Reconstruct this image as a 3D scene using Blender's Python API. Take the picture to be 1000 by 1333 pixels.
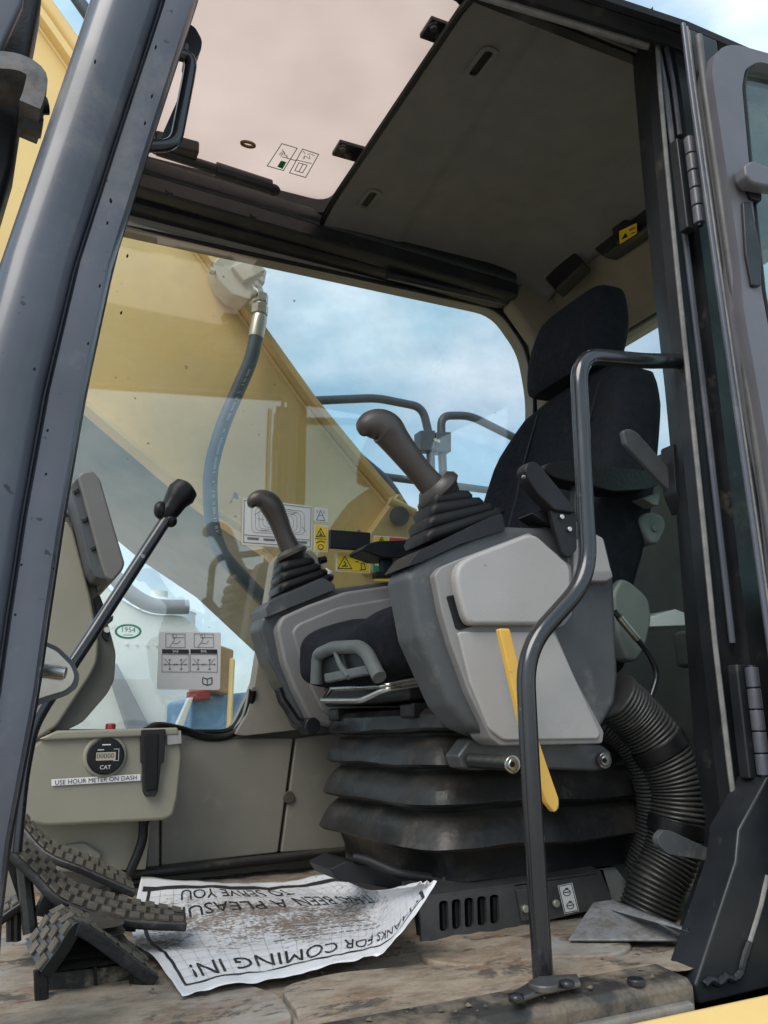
import bpy, bmesh, math, random
from mathutils import Vector, Matrix, noise
random.seed(7)
R = math.radians
scene = bpy.context.scene
C = scene.collection
for o in list(bpy.data.objects):
    bpy.data.objects.remove(o)

# ------------------------------------------------------------------ camera
CAM = Vector((0.0, -0.95, 0.31))
YAW, PITCH, ROLL, FPX = R(25.5), R(14.2), R(-1.3), 1100.0
_fw = Vector((math.sin(YAW)*math.cos(PITCH), math.cos(YAW)*math.cos(PITCH), math.sin(PITCH)))
_rt = Vector((math.cos(YAW), -math.sin(YAW), 0))
_up = _rt.cross(_fw)
RT = math.cos(ROLL)*_rt + math.sin(ROLL)*_up
UP = -math.sin(ROLL)*_rt + math.cos(ROLL)*_up
FW = _fw
cd = bpy.data.cameras.new('camera'); cam = bpy.data.objects.new('camera', cd); C.objects.link(cam)
cd.sensor_fit = 'VERTICAL'; cd.sensor_height = 36.0; cd.lens = FPX/1333.0*36.0
cd.clip_start = 0.02; cd.clip_end = 2000
m3 = Matrix((RT, UP, -FW)).transposed()
cam.matrix_world = Matrix.Translation(CAM) @ m3.to_4x4()
scene.camera = cam

# ------------------------------------------------------------------ world, sun, exposure
SUN_EL, SUN_AZ = R(48), R(232)      # azimuth measured from +y (into the cab) clockwise
w = bpy.data.worlds.new('World'); scene.world = w; w.use_nodes = True
nt = w.node_tree; nt.nodes.clear()
N = nt.nodes.new; LK = nt.links.new
out = N('ShaderNodeOutputWorld'); bg = N('ShaderNodeBackground'); bg.inputs[1].default_value = 0.1
sky = N('ShaderNodeTexSky'); sky.sky_type = 'NISHITA'; sky.sun_disc = False
sky.sun_elevation = SUN_EL; sky.sun_rotation = SUN_AZ; sky.air_density = 1.2; sky.dust_density = 1.5
tc = N('ShaderNodeTexCoord')
mp = N('ShaderNodeMapping'); mp.inputs['Scale'].default_value = (1, 1, 2.2)
n1 = N('ShaderNodeTexNoise'); n1.inputs['Scale'].default_value = 2.6; n1.inputs['Detail'].default_value = 7; n1.inputs['Roughness'].default_value = .55
n1.inputs['Distortion'].default_value = .25
cr = N('ShaderNodeValToRGB'); cr.color_ramp.elements[0].position = .36; cr.color_ramp.elements[1].position = .66
cr.color_ramp.elements[0].color = (.42, .42, .42, 1); cr.color_ramp.elements[1].color = (1, 1, 1, 1)
n2 = N('ShaderNodeTexNoise'); n2.inputs['Scale'].default_value = 4.0; n2.inputs['Detail'].default_value = 6
cc = N('ShaderNodeValToRGB'); cc.color_ramp.elements[0].position = .36; cc.color_ramp.elements[1].position = .66
cc.color_ramp.elements[0].color = (2.6, 4.5, 5.7, 1); cc.color_ramp.elements[1].color = (7.7, 8.2, 8.8, 1)
mx = N('ShaderNodeMix'); mx.data_type = 'RGBA'
LK(tc.outputs['Generated'], mp.inputs[0]); LK(mp.outputs[0], n1.inputs['Vector']); LK(mp.outputs[0], n2.inputs['Vector'])
LK(n1.outputs['Fac'], cr.inputs[0]); LK(n2.outputs['Fac'], cc.inputs[0])
LK(cr.outputs[0], mx.inputs[0]); LK(sky.outputs[0], mx.inputs[6]); LK(cc.outputs[0], mx.inputs[7])
LK(mx.outputs[2], bg.inputs[0]); LK(bg.outputs[0], out.inputs[0])

sd = bpy.data.lights.new('sun', 'SUN'); sd.energy = 1.5; sd.angle = R(38); sd.color = (1, .95, .88)
sun = bpy.data.objects.new('sun', sd); C.objects.link(sun)
sdir = Vector((math.sin(SUN_AZ)*math.cos(SUN_EL), math.cos(SUN_AZ)*math.cos(SUN_EL), math.sin(SUN_EL)))
sun.rotation_euler = sdir.to_track_quat('Z', 'Y').to_euler()
sun.location = (0, -6, 8)
vs = scene.view_settings; vs.view_transform = 'Standard'; vs.look = 'None'; vs.gamma = 1; vs.exposure = 0.9
scene.cycles.max_bounces = 10; scene.cycles.diffuse_bounces = 5; scene.cycles.glossy_bounces = 4
scene.cycles.transparent_max_bounces = 16; scene.cycles.transmission_bounces = 6

# ------------------------------------------------------------------ helpers
def at(px, py, y=None, x=None, z=None):
    d = RT*((px-500)/FPX) + UP*(-(py-666.5)/FPX) + FW
    if y is not None: t = (y-CAM.y)/d.y
    elif x is not None: t = (x-CAM.x)/d.x
    else: t = (z-CAM.z)/d.z
    return CAM + d*t
def pxm(y, px=500, py=666):        # metres per pixel at a depth
    return (at(px+10, py, y=y)-at(px, py, y=y)).length/10
def rnd(pts, r, seg=4, closed=True):
    """round the corners of a 2D/3D polyline; r one value or one per point"""
    pts = [Vector(p) for p in pts]; n = len(pts); o = []
    for i, p in enumerate(pts):
        rr = r[i] if isinstance(r, (list, tuple)) else r
        if (not closed and i in (0, n-1)) or rr <= 0: o.append(p); continue
        a = pts[i-1]-p; b = pts[(i+1) % n]-p
        l = min(rr, a.length*.48, b.length*.48)
        p0 = p+a.normalized()*l; p1 = p+b.normalized()*l
        for k in range(seg+1):
            t = k/seg; o.append(p0*(1-t)**2+p*2*t*(1-t)+p1*t*t)
    return o
def cat(pts, n=6):
    """Catmull-Rom through points (tuples of any length)"""
    pts = [tuple(p) for p in pts]; P = [pts[0]]+pts+[pts[-1]]; o = []
    for i in range(1, len(P)-2):
        for k in range(n):
            t = k/n; a, b, c, d = P[i-1], P[i], P[i+1], P[i+2]
            o.append(tuple(.5*(2*b[j]+(c[j]-a[j])*t+(2*a[j]-5*b[j]+4*c[j]-d[j])*t*t+(3*b[j]-a[j]-3*c[j]+d[j])*t**3) for j in range(len(b))))
    o.append(pts[-1]); return o

class MB:
    def __init__(s): s.v = []; s.f = []; s.m = []
    def add(s, vs, fs, mi=0):
        k = len(s.v); s.v += [Vector(v) for v in vs]
        for f in fs: s.f.append([i+k for i in f]); s.m.append(mi)
        return s
    def prism(s, pts, off, mi=0):
        n = len(pts); off = Vector(off); pts = [Vector(p) for p in pts]
        return s.add(pts+[p+off for p in pts], [list(range(n)), list(range(2*n-1, n-1, -1))]+[[i, (i+1) % n, n+(i+1) % n, n+i] for i in range(n)], mi)
    def py(s, pix, y0, y1, r=0, mi=0):
        """polygon traced at depth y0, extruded in the cab to y1"""
        q = [at(p[0], p[1], y=y0) for p in (rnd([(a[0], a[1]) for a in pix], r) if r else pix)]
        return s.prism(q, (0, y1-y0, 0), mi)
    def box(s, a, b, mi=0):
        (x0, y0, z0), (x1, y1, z1) = a, b
        return s.add([(x0,y0,z0),(x1,y0,z0),(x1,y1,z0),(x0,y1,z0),(x0,y0,z1),(x1,y0,z1),(x1,y1,z1),(x0,y1,z1)],
                     [[0,3,2,1],[4,5,6,7],[0,1,5,4],[1,2,6,5],[2,3,7,6],[3,0,4,7]], mi)
    def loft(s, rings, caps=True, mi=0):
        n = len(rings[0]); vs = [v for r in rings for v in r]; fs = []
        for i in range(len(rings)-1):
            for j in range(n):
                fs.append([i*n+j, i*n+(j+1) % n, (i+1)*n+(j+1) % n, (i+1)*n+j])
        if caps: fs += [list(range(n-1, -1, -1)), [(len(rings)-1)*n+j for j in range(n)]]
        return s.add(vs, fs, mi)
    def tube(s, path, r, seg=12, mi=0, squash=None):
        path = [Vector(p) for p in path]; n = len(path); rings = []; ref = None
        for i, p in enumerate(path):
            t = (path[min(i+1, n-1)]-path[max(i-1, 0)]).normalized()
            if ref is None:
                ref = t.cross(Vector((0, 0, 1)));
                if ref.length < .2: ref = t.cross(Vector((0, 1, 0)))
            ref = (ref-t*ref.dot(t)).normalized(); b = t.cross(ref)
            rr = r[i] if isinstance(r, (list, tuple)) else r
            q = squash or 1
            rings.append([p+ref*math.cos(a)*rr*q+b*math.sin(a)*rr for a in [2*math.pi*k/seg for k in range(seg)]])
        return s.loft(rings, True, mi)
    def cyl(s, c, axis, r, h, seg=20, mi=0):
        c = Vector(c); ax = Vector(axis).normalized()
        return s.tube([c-ax*h/2, c+ax*h/2], r, seg, mi)
    def ball(s, c, rx, ry, rz, seg=16, mi=0, rot=None):
        c = Vector(c); rings = []
        for i in range(1, 10):
            th = math.pi*i/10
            ring = [Vector((rx*math.sin(th)*math.cos(a), ry*math.sin(th)*math.sin(a), rz*math.cos(th))) for a in [2*math.pi*k/seg for k in range(seg)]]
            rings.append([c+(rot @ v if rot else v) for v in ring])
        return s.loft(rings, True, mi)
    def grid(s, fn, nu, nv, mi=0):
        return s.add([fn(i/nu, j/nv) for i in range(nu+1) for j in range(nv+1)],
                     [[i*(nv+1)+j, (i+1)*(nv+1)+j, (i+1)*(nv+1)+j+1, i*(nv+1)+j+1] for i in range(nu) for j in range(nv)], mi)
    def build(s, name, mats, parent=None, bevel=0, seg=2, ang=40, sub=0, solid=0, kind=None):
        me = bpy.data.meshes.new(name)
        org = parent.matrix_world.translation if parent else Vector((0, 0, 0))
        if parent is None and s.v:
            lo = Vector([min(v[i] for v in s.v) for i in range(3)]); hi = Vector([max(v[i] for v in s.v) for i in range(3)])
            org = Vector(((lo.x+hi.x)/2, (lo.y+hi.y)/2, lo.z))
        if parent is not None: org = world_loc(parent)
        me.from_pydata([v-org for v in s.v], [], s.f)
        if not isinstance(mats, (list, tuple)): mats = [mats]
        for m_ in mats: me.materials.append(m_)
        for p, mi in zip(me.polygons, s.m): p.material_index = mi
        b = bmesh.new(); b.from_mesh(me); bmesh.ops.recalc_face_normals(b, faces=b.faces); b.to_mesh(me); b.free()
        me.shade_smooth(); me.set_sharp_from_angle(angle=R(ang))
        o = bpy.data.objects.new(name, me); C.objects.link(o)
        if parent is not None: o.parent = parent
        else: o.location = org
        if solid:
            q = o.modifiers.new('solid', 'SOLIDIFY'); q.thickness = solid; q.offset = 0
        if bevel:
            q = o.modifiers.new('bevel', 'BEVEL'); q.width = bevel; q.segments = seg; q.limit_method = 'ANGLE'; q.angle_limit = R(35)
            q.harden_normals = False; me.shade_smooth()
            for e in me.edges: e.use_edge_sharp = False
            q = o.modifiers.new('normals', 'WEIGHTED_NORMAL'); q.keep_sharp = False; q.weight = 60
        if sub:
            q = o.modifiers.new('sub', 'SUBSURF'); q.levels = sub; q.render_levels = sub
        if kind: o['kind'] = kind
        return o
def world_loc(o):
    v = Vector(o.location)
    while o.parent: o = o.parent; v += o.location
    return v
def thing(name, label, cat_, loc=(0, 0, 0), group=None):
    o = bpy.data.objects.new(name, None); C.objects.link(o); o.location = loc; o.empty_display_size = .05
    o['label'] = label; o['category'] = cat_
    if group: o['group'] = group
    return o
def tag(o, label, cat_, group=None):
    o['label'] = label; o['category'] = cat_
    if group: o['group'] = group
    return o
def plate(loops, depth=0.0):
    """2D loops (outer and holes) filled through a curve; returns verts (x,y,z) and faces"""
    cu = bpy.data.curves.new('tmp', 'CURVE'); cu.dimensions = '2D'; cu.fill_mode = 'BOTH'; cu.extrude = depth/2
    for L in loops:
        sp = cu.splines.new('POLY'); sp.points.add(len(L)-1); sp.use_cyclic_u = True
        for p, q in zip(sp.points, L): p.co = (q[0], q[1], 0, 1)
    o = bpy.data.objects.new('tmp', cu); C.objects.link(o)
    dg = bpy.context.evaluated_depsgraph_get(); me = bpy.data.meshes.new_from_object(o.evaluated_get(dg))
    v = [tuple(x.co) for x in me.vertices]; f = [list(p.vertices) for p in me.polygons]
    bpy.data.objects.remove(o); bpy.data.curves.remove(cu); bpy.data.meshes.remove(me)
    return v, f
def plate_y(mb, loops_px, y, th, mi=0, r=None):
    """plate with holes in a y plane, loops in picture pixels traced at depth y (front face at y, back at y+th)"""
    L = []
    for i, l in enumerate(loops_px):
        q = [at(p[0], p[1], y=y) for p in l]; L.append([(p.x, p.z) for p in q])
    v, f = plate(L, th)
    return mb.add([(p[0], y+th/2-p[2], p[1]) for p in v], f, mi)
def textmesh(body, size=1.0, align='CENTER', bold=0.0):
    cu = bpy.data.curves.new('tmp', 'FONT'); cu.body = body; cu.size = size; cu.align_x = align; cu.align_y = 'CENTER'; cu.resolution_u = 3; cu.offset = bold*size
    o = bpy.data.objects.new('tmp', cu); C.objects.link(o)
    dg = bpy.context.evaluated_depsgraph_get(); me = bpy.data.meshes.new_from_object(o.evaluated_get(dg))
    b = bmesh.new(); b.from_mesh(me); bmesh.ops.triangulate(b, faces=b.faces)
    v = [tuple(x.co) for x in b.verts]; b.verts.index_update(); f = [[q.index for q in p.verts] for p in b.faces]; b.free()
    bpy.data.objects.remove(o); bpy.data.curves.remove(cu); bpy.data.meshes.remove(me)
    return v, f

# ------------------------------------------------------------------ materials
def nodes(name):
    m = bpy.data.materials.new(name); m.use_nodes = True; t = m.node_tree
    return m, t, t.nodes['Principled BSDF']
def mat(name, col, rough=.5, metal=0, var=.12, vscale=14, dust=None, dustamt=0.0, dustscale=6, up=0.0, bump=0.0, bscale=120, rvar=.12, spots=None, spotamt=.0, spotscale=40, coat=0, spec=.5):
    m, t, p = nodes(name); nn = t.nodes.new; lk = t.links.new
    c = nn('ShaderNodeTexCoord'); vec = c.outputs['Object']
    n = nn('ShaderNodeTexNoise'); n.inputs['Scale'].default_value = vscale; n.inputs['Detail'].default_value = 6; n.inputs['Roughness'].default_value = .62
    lk(vec, n.inputs['Vector'])
    r = nn('ShaderNodeValToRGB'); r.color_ramp.elements[0].position = .3; r.color_ramp.elements[1].position = .7
    a = [max(0, x*(1-var)) for x in col[:3]]; b = [min(1, x*(1+var)) for x in col[:3]]
    r.color_ramp.elements[0].color = (*a, 1); r.color_ramp.elements[1].color = (*b, 1)
    lk(n.outputs['Fac'], r.inputs[0]); cur = r.outputs[0]; mask = None
    if dust:
        n2 = nn('ShaderNodeTexNoise'); n2.inputs['Scale'].default_value = dustscale; n2.inputs['Detail'].default_value = 9; n2.inputs['Roughness'].default_value = .7
        lk(vec, n2.inputs['Vector'])
        mr = nn('ShaderNodeMapRange'); mr.inputs['From Min'].default_value = .62-dustamt*.45; mr.inputs['From Max'].default_value = .74-dustamt*.2
        mr.inputs['To Max'].default_value = min(1, .35+dustamt)
        lk(n2.outputs['Fac'], mr.inputs[0]); mask = mr.outputs[0]
        if up:
            g = nn('ShaderNodeNewGeometry'); sx = nn('ShaderNodeSeparateXYZ'); lk(g.outputs['Normal'], sx.inputs[0])
            m1 = nn('ShaderNodeMath'); m1.operation = 'MULTIPLY_ADD'; m1.use_clamp = True; lk(sx.outputs['Z'], m1.inputs[0]); m1.inputs[1].default_value = up; lk(mask, m1.inputs[2])
            m2 = nn('ShaderNodeMath'); m2.operation = 'MULTIPLY'; m2.use_clamp = True; lk(m1.outputs[0], m2.inputs[0])
            m3_ = nn('ShaderNodeMapRange'); m3_.inputs['From Min'].default_value = .3; m3_.inputs['From Max'].default_value = .6; lk(n2.outputs['Fac'], m3_.inputs[0]); lk(m3_.outputs[0], m2.inputs[1]); mask = m2.outputs[0]
        x = nn('ShaderNodeMix'); x.data_type = 'RGBA'; lk(mask, x.inputs[0]); lk(cur, x.inputs[6]); x.inputs[7].default_value = (*dust, 1); cur = x.outputs[2]
    if spots:
        n3 = nn('ShaderNodeTexNoise'); n3.inputs['Scale'].default_value = spotscale; n3.inputs['Detail'].default_value = 3; lk(vec, n3.inputs['Vector'])
        mr = nn('ShaderNodeMapRange'); mr.inputs['From Min'].default_value = .74-spotamt*.3; mr.inputs['From Max'].default_value = .77-spotamt*.3; lk(n3.outputs['Fac'], mr.inputs[0])
        x = nn('ShaderNodeMix'); x.data_type = 'RGBA'; lk(mr.outputs[0], x.inputs[0]); lk(cur, x.inputs[6]); x.inputs[7].default_value = (*spots, 1); cur = x.outputs[2]
    lk(cur, p.inputs['Base Color'])
    p.inputs['Metallic'].default_value = metal; p.inputs['Specular IOR Level'].default_value = spec
    rr = nn('ShaderNodeMapRange'); rr.inputs['To Min'].default_value = max(.03, rough-rvar); rr.inputs['To Max'].default_value = min(1, rough+rvar)
    n4 = nn('ShaderNodeTexNoise'); n4.inputs['Scale'].default_value = vscale*.6; n4.inputs['Detail'].default_value = 8; lk(vec, n4.inputs['Vector'])
    rr.inputs['From Min'].default_value = .3; rr.inputs['From Max'].default_value = .7
    lk(n4.outputs['Fac'], rr.inputs[0])
    if mask is not None:
        ma = nn('ShaderNodeMath'); ma.operation = 'MULTIPLY_ADD'; ma.use_clamp = True; lk(mask, ma.inputs[0]); ma.inputs[1].default_value = .4; lk(rr.outputs[0], ma.inputs[2]); lk(ma.outputs[0], p.inputs['Roughness'])
    else: lk(rr.outputs[0], p.inputs['Roughness'])
    if coat: p.inputs['Coat Weight'].default_value = coat; p.inputs['Coat Roughness'].default_value = .12
    if bump:
        nb = nn('ShaderNodeTexNoise'); nb.inputs['Scale'].default_value = bscale; nb.inputs['Detail'].default_value = 4; lk(vec, nb.inputs['Vector'])
        bp = nn('ShaderNodeBump'); bp.inputs['Strength'].default_value = bump; bp.inputs['Distance'].default_value = .004; lk(nb.outputs['Fac'], bp.inputs['Height']); lk(bp.outputs[0], p.inputs['Normal'])
    return m
def glass(name, tint, f0=.045, haze=0.0, hazecol=(.6, .62, .6), specks=True):
    m, t, p = nodes(name); nn = t.nodes.new; lk = t.links.new; t.nodes.remove(p)
    out = t.nodes['Material Output']
    g = nn('ShaderNodeNewGeometry'); d = nn('ShaderNodeVectorMath'); d.operation = 'DOT_PRODUCT'; lk(g.outputs['Normal'], d.inputs[0]); lk(g.outputs['Incoming'], d.inputs[1])
    ab = nn('ShaderNodeMath'); ab.operation = 'ABSOLUTE'; lk(d.outputs['Value'], ab.inputs[0])
    su = nn('ShaderNodeMath'); su.operation = 'SUBTRACT'; su.inputs[0].default_value = 1; lk(ab.outputs[0], su.inputs[1])
    po = nn('ShaderNodeMath'); po.operation = 'POWER'; lk(su.outputs[0], po.inputs[0]); po.inputs[1].default_value = 5
    fr = nn('ShaderNodeMath'); fr.operation = 'MULTIPLY_ADD'; lk(po.outputs[0], fr.inputs[0]); fr.inputs[1].default_value = 1-f0; fr.inputs[2].default_value = f0
    tr = nn('ShaderNodeBsdfTransparent'); tr.inputs[0].default_value = (*tint, 1)
    gl = nn('ShaderNodeBsdfGlossy'); gl.inputs['Roughness'].default_value = .0; gl.inputs[0].default_value = (1, 1, 1, 1)
    mx = nn('ShaderNodeMixShader'); lk(fr.outputs[0], mx.inputs[0]); lk(tr.outputs[0], mx.inputs[1]); lk(gl.outputs[0], mx.inputs[2]); cur = mx.outputs[0]
    c = nn('ShaderNodeTexCoord')
    if haze:
        df = nn('ShaderNodeBsdfDiffuse'); df.inputs[0].default_value = (*hazecol, 1)
        n = nn('ShaderNodeTexNoise'); n.inputs['Scale'].default_value = 5; n.inputs['Detail'].default_value = 8; n.inputs['Roughness'].default_value = .7; lk(c.outputs['Object'], n.inputs['Vector'])
        mr = nn('ShaderNodeMapRange'); mr.inputs['From Min'].default_value = .35; mr.inputs['From Max'].default_value = .75; mr.inputs['To Max'].default_value = haze; lk(n.outputs['Fac'], mr.inputs[0])
        m2 = nn('ShaderNodeMixShader'); lk(mr.outputs[0], m2.inputs[0]); lk(cur, m2.inputs[1]); lk(df.outputs[0], m2.inputs[2]); cur = m2.outputs[0]
    if specks:
        d2 = nn('ShaderNodeBsdfDiffuse'); d2.inputs[0].default_value = (.06, .055, .05, 1)
        n = nn('ShaderNodeTexNoise'); n.inputs['Scale'].default_value = 55; n.inputs['Detail'].default_value = 2; lk(c.outputs['Object'], n.inputs['Vector'])
        mr = nn('ShaderNodeMapRange'); mr.inputs['From Min'].default_value = .775; mr.inputs['From Max'].default_value = .80; mr.inputs['To Max'].default_value = .8; lk(n.outputs['Fac'], mr.inputs[0])
        m2 = nn('ShaderNodeMixShader'); lk(mr.outputs[0], m2.inputs[0]); lk(cur, m2.inputs[1]); lk(d2.outputs[0], m2.inputs[2]); cur = m2.outputs[0]
    lk(cur, out.inputs[0]); return m
TAN = (.34, .27, .19)
M = dict(
 pillar=mat('pillar_paint', (.060, .064, .082), .40, var=.3, vscale=4, dust=(.20, .18, .165), dustamt=.26, dustscale=5, spots=(.012, .012, .012), spotamt=.12, spotscale=60, rvar=.12, coat=.3),
 black=mat('black_paint', (.014, .015, .018), .38, var=.3, dust=(.12, .11, .1), dustamt=.12, dustscale=9, rvar=.12),
 jamb=mat('jamb_paint', (.010, .0115, .014), .46, spec=.4, var=.3, dust=(.14, .12, .10), dustamt=.10, dustscale=12, rvar=.15, bump=.1, bscale=60),
 rubber=mat('black_rubber', (.0065, .0065, .007), .42, var=.25, spec=.28, bump=.15, bscale=200),
 rubber_dusty=mat('dusty_rubber', (.009, .009, .0095), .38, spec=.42, var=.3, dust=(.17, .14, .11), dustamt=.10, dustscale=9, up=.30, bump=.25, bscale=90),
 tread=mat('muddy_tread_rubber', (.026, .024, .021), .75, var=.4, dust=(.30, .25, .175), dustamt=.30, dustscale=38, up=.42, bump=.6, bscale=140),
 seal=mat('worn_seal_edge', (.16, .155, .15), .5, var=.35, vscale=30, dust=(.32, .27, .21), dustamt=.2, dustscale=18),
 headliner=mat('headliner_felt', (.165, .155, .150), .95, spec=.1, var=.08, bump=.25, bscale=500),
 rear_trim=mat('rear_trim_plastic', (.20, .165, .125), .7, var=.1, bump=.1, bscale=300),
 beige=mat('greige_trim_plastic', (.25, .23, .178), .58, var=.08, vscale=6, dust=(.36, .30, .22), dustamt=.07, dustscale=9, bump=.06, bscale=400, rvar=.08),
 beige_dk=mat('dark_trim_plastic', (.075, .068, .056), .5, var=.15, bump=.06, bscale=400),
 wall=mat('wall_panel_plastic', (.225, .207, .170), .6, var=.09, vscale=7, dust=(.36, .32, .26), dustamt=.09, dustscale=16, bump=.06, bscale=400),
 grey_lt=mat('light_grey_plastic', (.325, .31, .30), .5, var=.05, vscale=9, dust=(.25, .225, .20), dustamt=.10, dustscale=6, bump=.14, bscale=450, rvar=.12, spots=(.19, .18, .17), spotamt=.07, spotscale=30),
 grey_md=mat('mid_grey_plastic', (.215, .205, .20), .5, var=.07, vscale=9, dust=(.30, .27, .24), dustamt=.10, dustscale=7, bump=.14, bscale=450),
 grey_dk=mat('dark_grey_plastic', (.062, .066, .070), .5, var=.15, vscale=12, dust=(.24, .22, .2), dustamt=.16, dustscale=9, bump=.08, bscale=400),
 charcoal=mat('charcoal_plastic', (.012, .012, .0135), .45, spec=.35, var=.2, dust=(.15, .14, .12), dustamt=.06, bump=.08, bscale=300),
 grip=mat('joystick_rubber', (.040, .032, .027), .40, var=.12, vscale=20, bump=.1, bscale=400),
 fabric=mat('seat_fabric', (.013, .0145, .019), .93, spec=.15, var=.25, vscale=90, dust=(.07, .065, .06), dustamt=.08, dustscale=14, bump=.5, bscale=900),
 vinyl=mat('armrest_vinyl', (.007, .007, .0075), .42, spec=.3, var=.2, bump=.3, bscale=150),
 knob=mat('pale_green_plastic', (.12, .14, .125), .55, var=.1, vscale=20, dust=(.3, .3, .26), dustamt=.08),
 rearwall=mat('rear_wall_trim', (.19, .205, .19), .7, var=.12, dust=(.17, .17, .15), dustamt=.08, bump=.1, bscale=300),
 rail=mat('rail_paint', (.012, .012, .014), .27, spots=(.20, .19, .18), spotamt=.10, spotscale=45, var=.25, vscale=20, dust=(.10, .095, .09), dustamt=.08, dustscale=22, rvar=.1, coat=.4),
 steel=mat('steel', (.55, .53, .5), .32, 1, var=.15, vscale=30, dust=(.3, .25, .2), dustamt=.06),
 steel_dk=mat('dark_steel', (.10, .10, .10), .42, .6, var=.3, dust=(.2, .17, .14), dustamt=.15, dustscale=15),
 zinc=mat('zinc_fitting', (.55, .52, .44), .38, .7, var=.12, vscale=25),
 blockp=mat('cream_valve_paint', (.55, .50, .38), .5, var=.08, vscale=20, dust=(.3, .25, .18), dustamt=.08),
 yellow=mat('machine_yellow_paint', (.78, .55, .215), .42, var=.05, vscale=3, dust=(.52, .38, .18), dustamt=.16, dustscale=3, spots=(.22, .14, .07), spotamt=.12, spotscale=22, rvar=.08),
 yellow_lever=mat('yellow_lever_paint', (.68, .40, .075), .45, var=.06, vscale=18, spots=(.3, .2, .1), spotamt=.1),
 hose=mat('hydraulic_hose_rubber', (.06, .085, .11), .5, var=.15, bump=.1, bscale=400),
 rust=mat('rusty_sill_metal', (.13, .085, .06), .75, var=.4, vscale=16, dust=(.30, .22, .15), dustamt=.26, dustscale=22, spots=(.03, .026, .022), spotamt=.22, spotscale=34, bump=.4, bscale=120),
 sill=mat('scuffed_sill_metal', (.20, .19, .175), .45, .4, var=.35, vscale=16, dust=(.35, .27, .19), dustamt=.26, dustscale=24, spots=(.05, .03, .02), spotamt=.25, spotscale=55, bump=.2, bscale=80),
 ramp=mat('scraped_grey_paint', (.19, .195, .205), .5, .0, var=.25, vscale=14, dust=(.075, .062, .05), dustamt=.5, dustscale=34, bump=.25, bscale=60),
 white=mat('white_sticker', (.68, .66, .65), .5, var=.03),
 ink=mat('black_ink', (.02, .02, .02), .5, var=.1), ink_grey=mat('grey_ink', (.16, .16, .17), .6, var=.1),
 label_yellow=mat('label_yellow', (.80, .56, .03), .45, var=.05), label_red=mat('label_orange_red', (.55, .09, .03), .5, var=.05),
 label_green=mat('label_green', (.02, .28, .10), .5, var=.05), red=mat('red_plastic', (.30, .025, .03), .35, var=.05),
 lcd=mat('lcd_grey', (.42, .36, .30), .35, var=.04),
 whitepaint=mat('white_machine_paint', (.74, .77, .74), .45, var=.04, vscale=2, spots=(.35, .33, .28), spotamt=.06, spotscale=12),
 bluepaint=mat('blue_truck_paint', (.14, .28, .48), .4, var=.06), greytrim=mat('grey_trim', (.26, .28, .30), .6, var=.15, vscale=5),
 tissue=mat('white_card_box', (.62, .64, .60), .8, var=.04),
)
def ground_mat():
    m, t, p = nodes('yard_gravel'); nn = t.nodes.new; lk = t.links.new
    c = nn('ShaderNodeTexCoord'); n = nn('ShaderNodeTexNoise'); n.inputs['Scale'].default_value = 1.3; n.inputs['Detail'].default_value = 12; lk(c.outputs['Object'], n.inputs['Vector'])
    r = nn('ShaderNodeValToRGB'); r.color_ramp.elements[0].color = (.20, .18, .155, 1); r.color_ramp.elements[1].color = (.38, .34, .29, 1); r.color_ramp.elements[0].position = .35; r.color_ramp.elements[1].position = .65
    lk(n.outputs['Fac'], r.inputs[0]); lk(r.outputs[0], p.inputs['Base Color']); p.inputs['Roughness'].default_value = .95
    v = nn('ShaderNodeTexVoronoi'); v.inputs['Scale'].default_value = 40; lk(c.outputs['Object'], v.inputs['Vector'])
    b = nn('ShaderNodeBump'); b.inputs['Strength'].default_value = .7; b.inputs['Distance'].default_value = .02; lk(v.outputs['Distance'], b.inputs['Height']); lk(b.outputs[0], p.inputs['Normal'])
    return m
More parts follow.
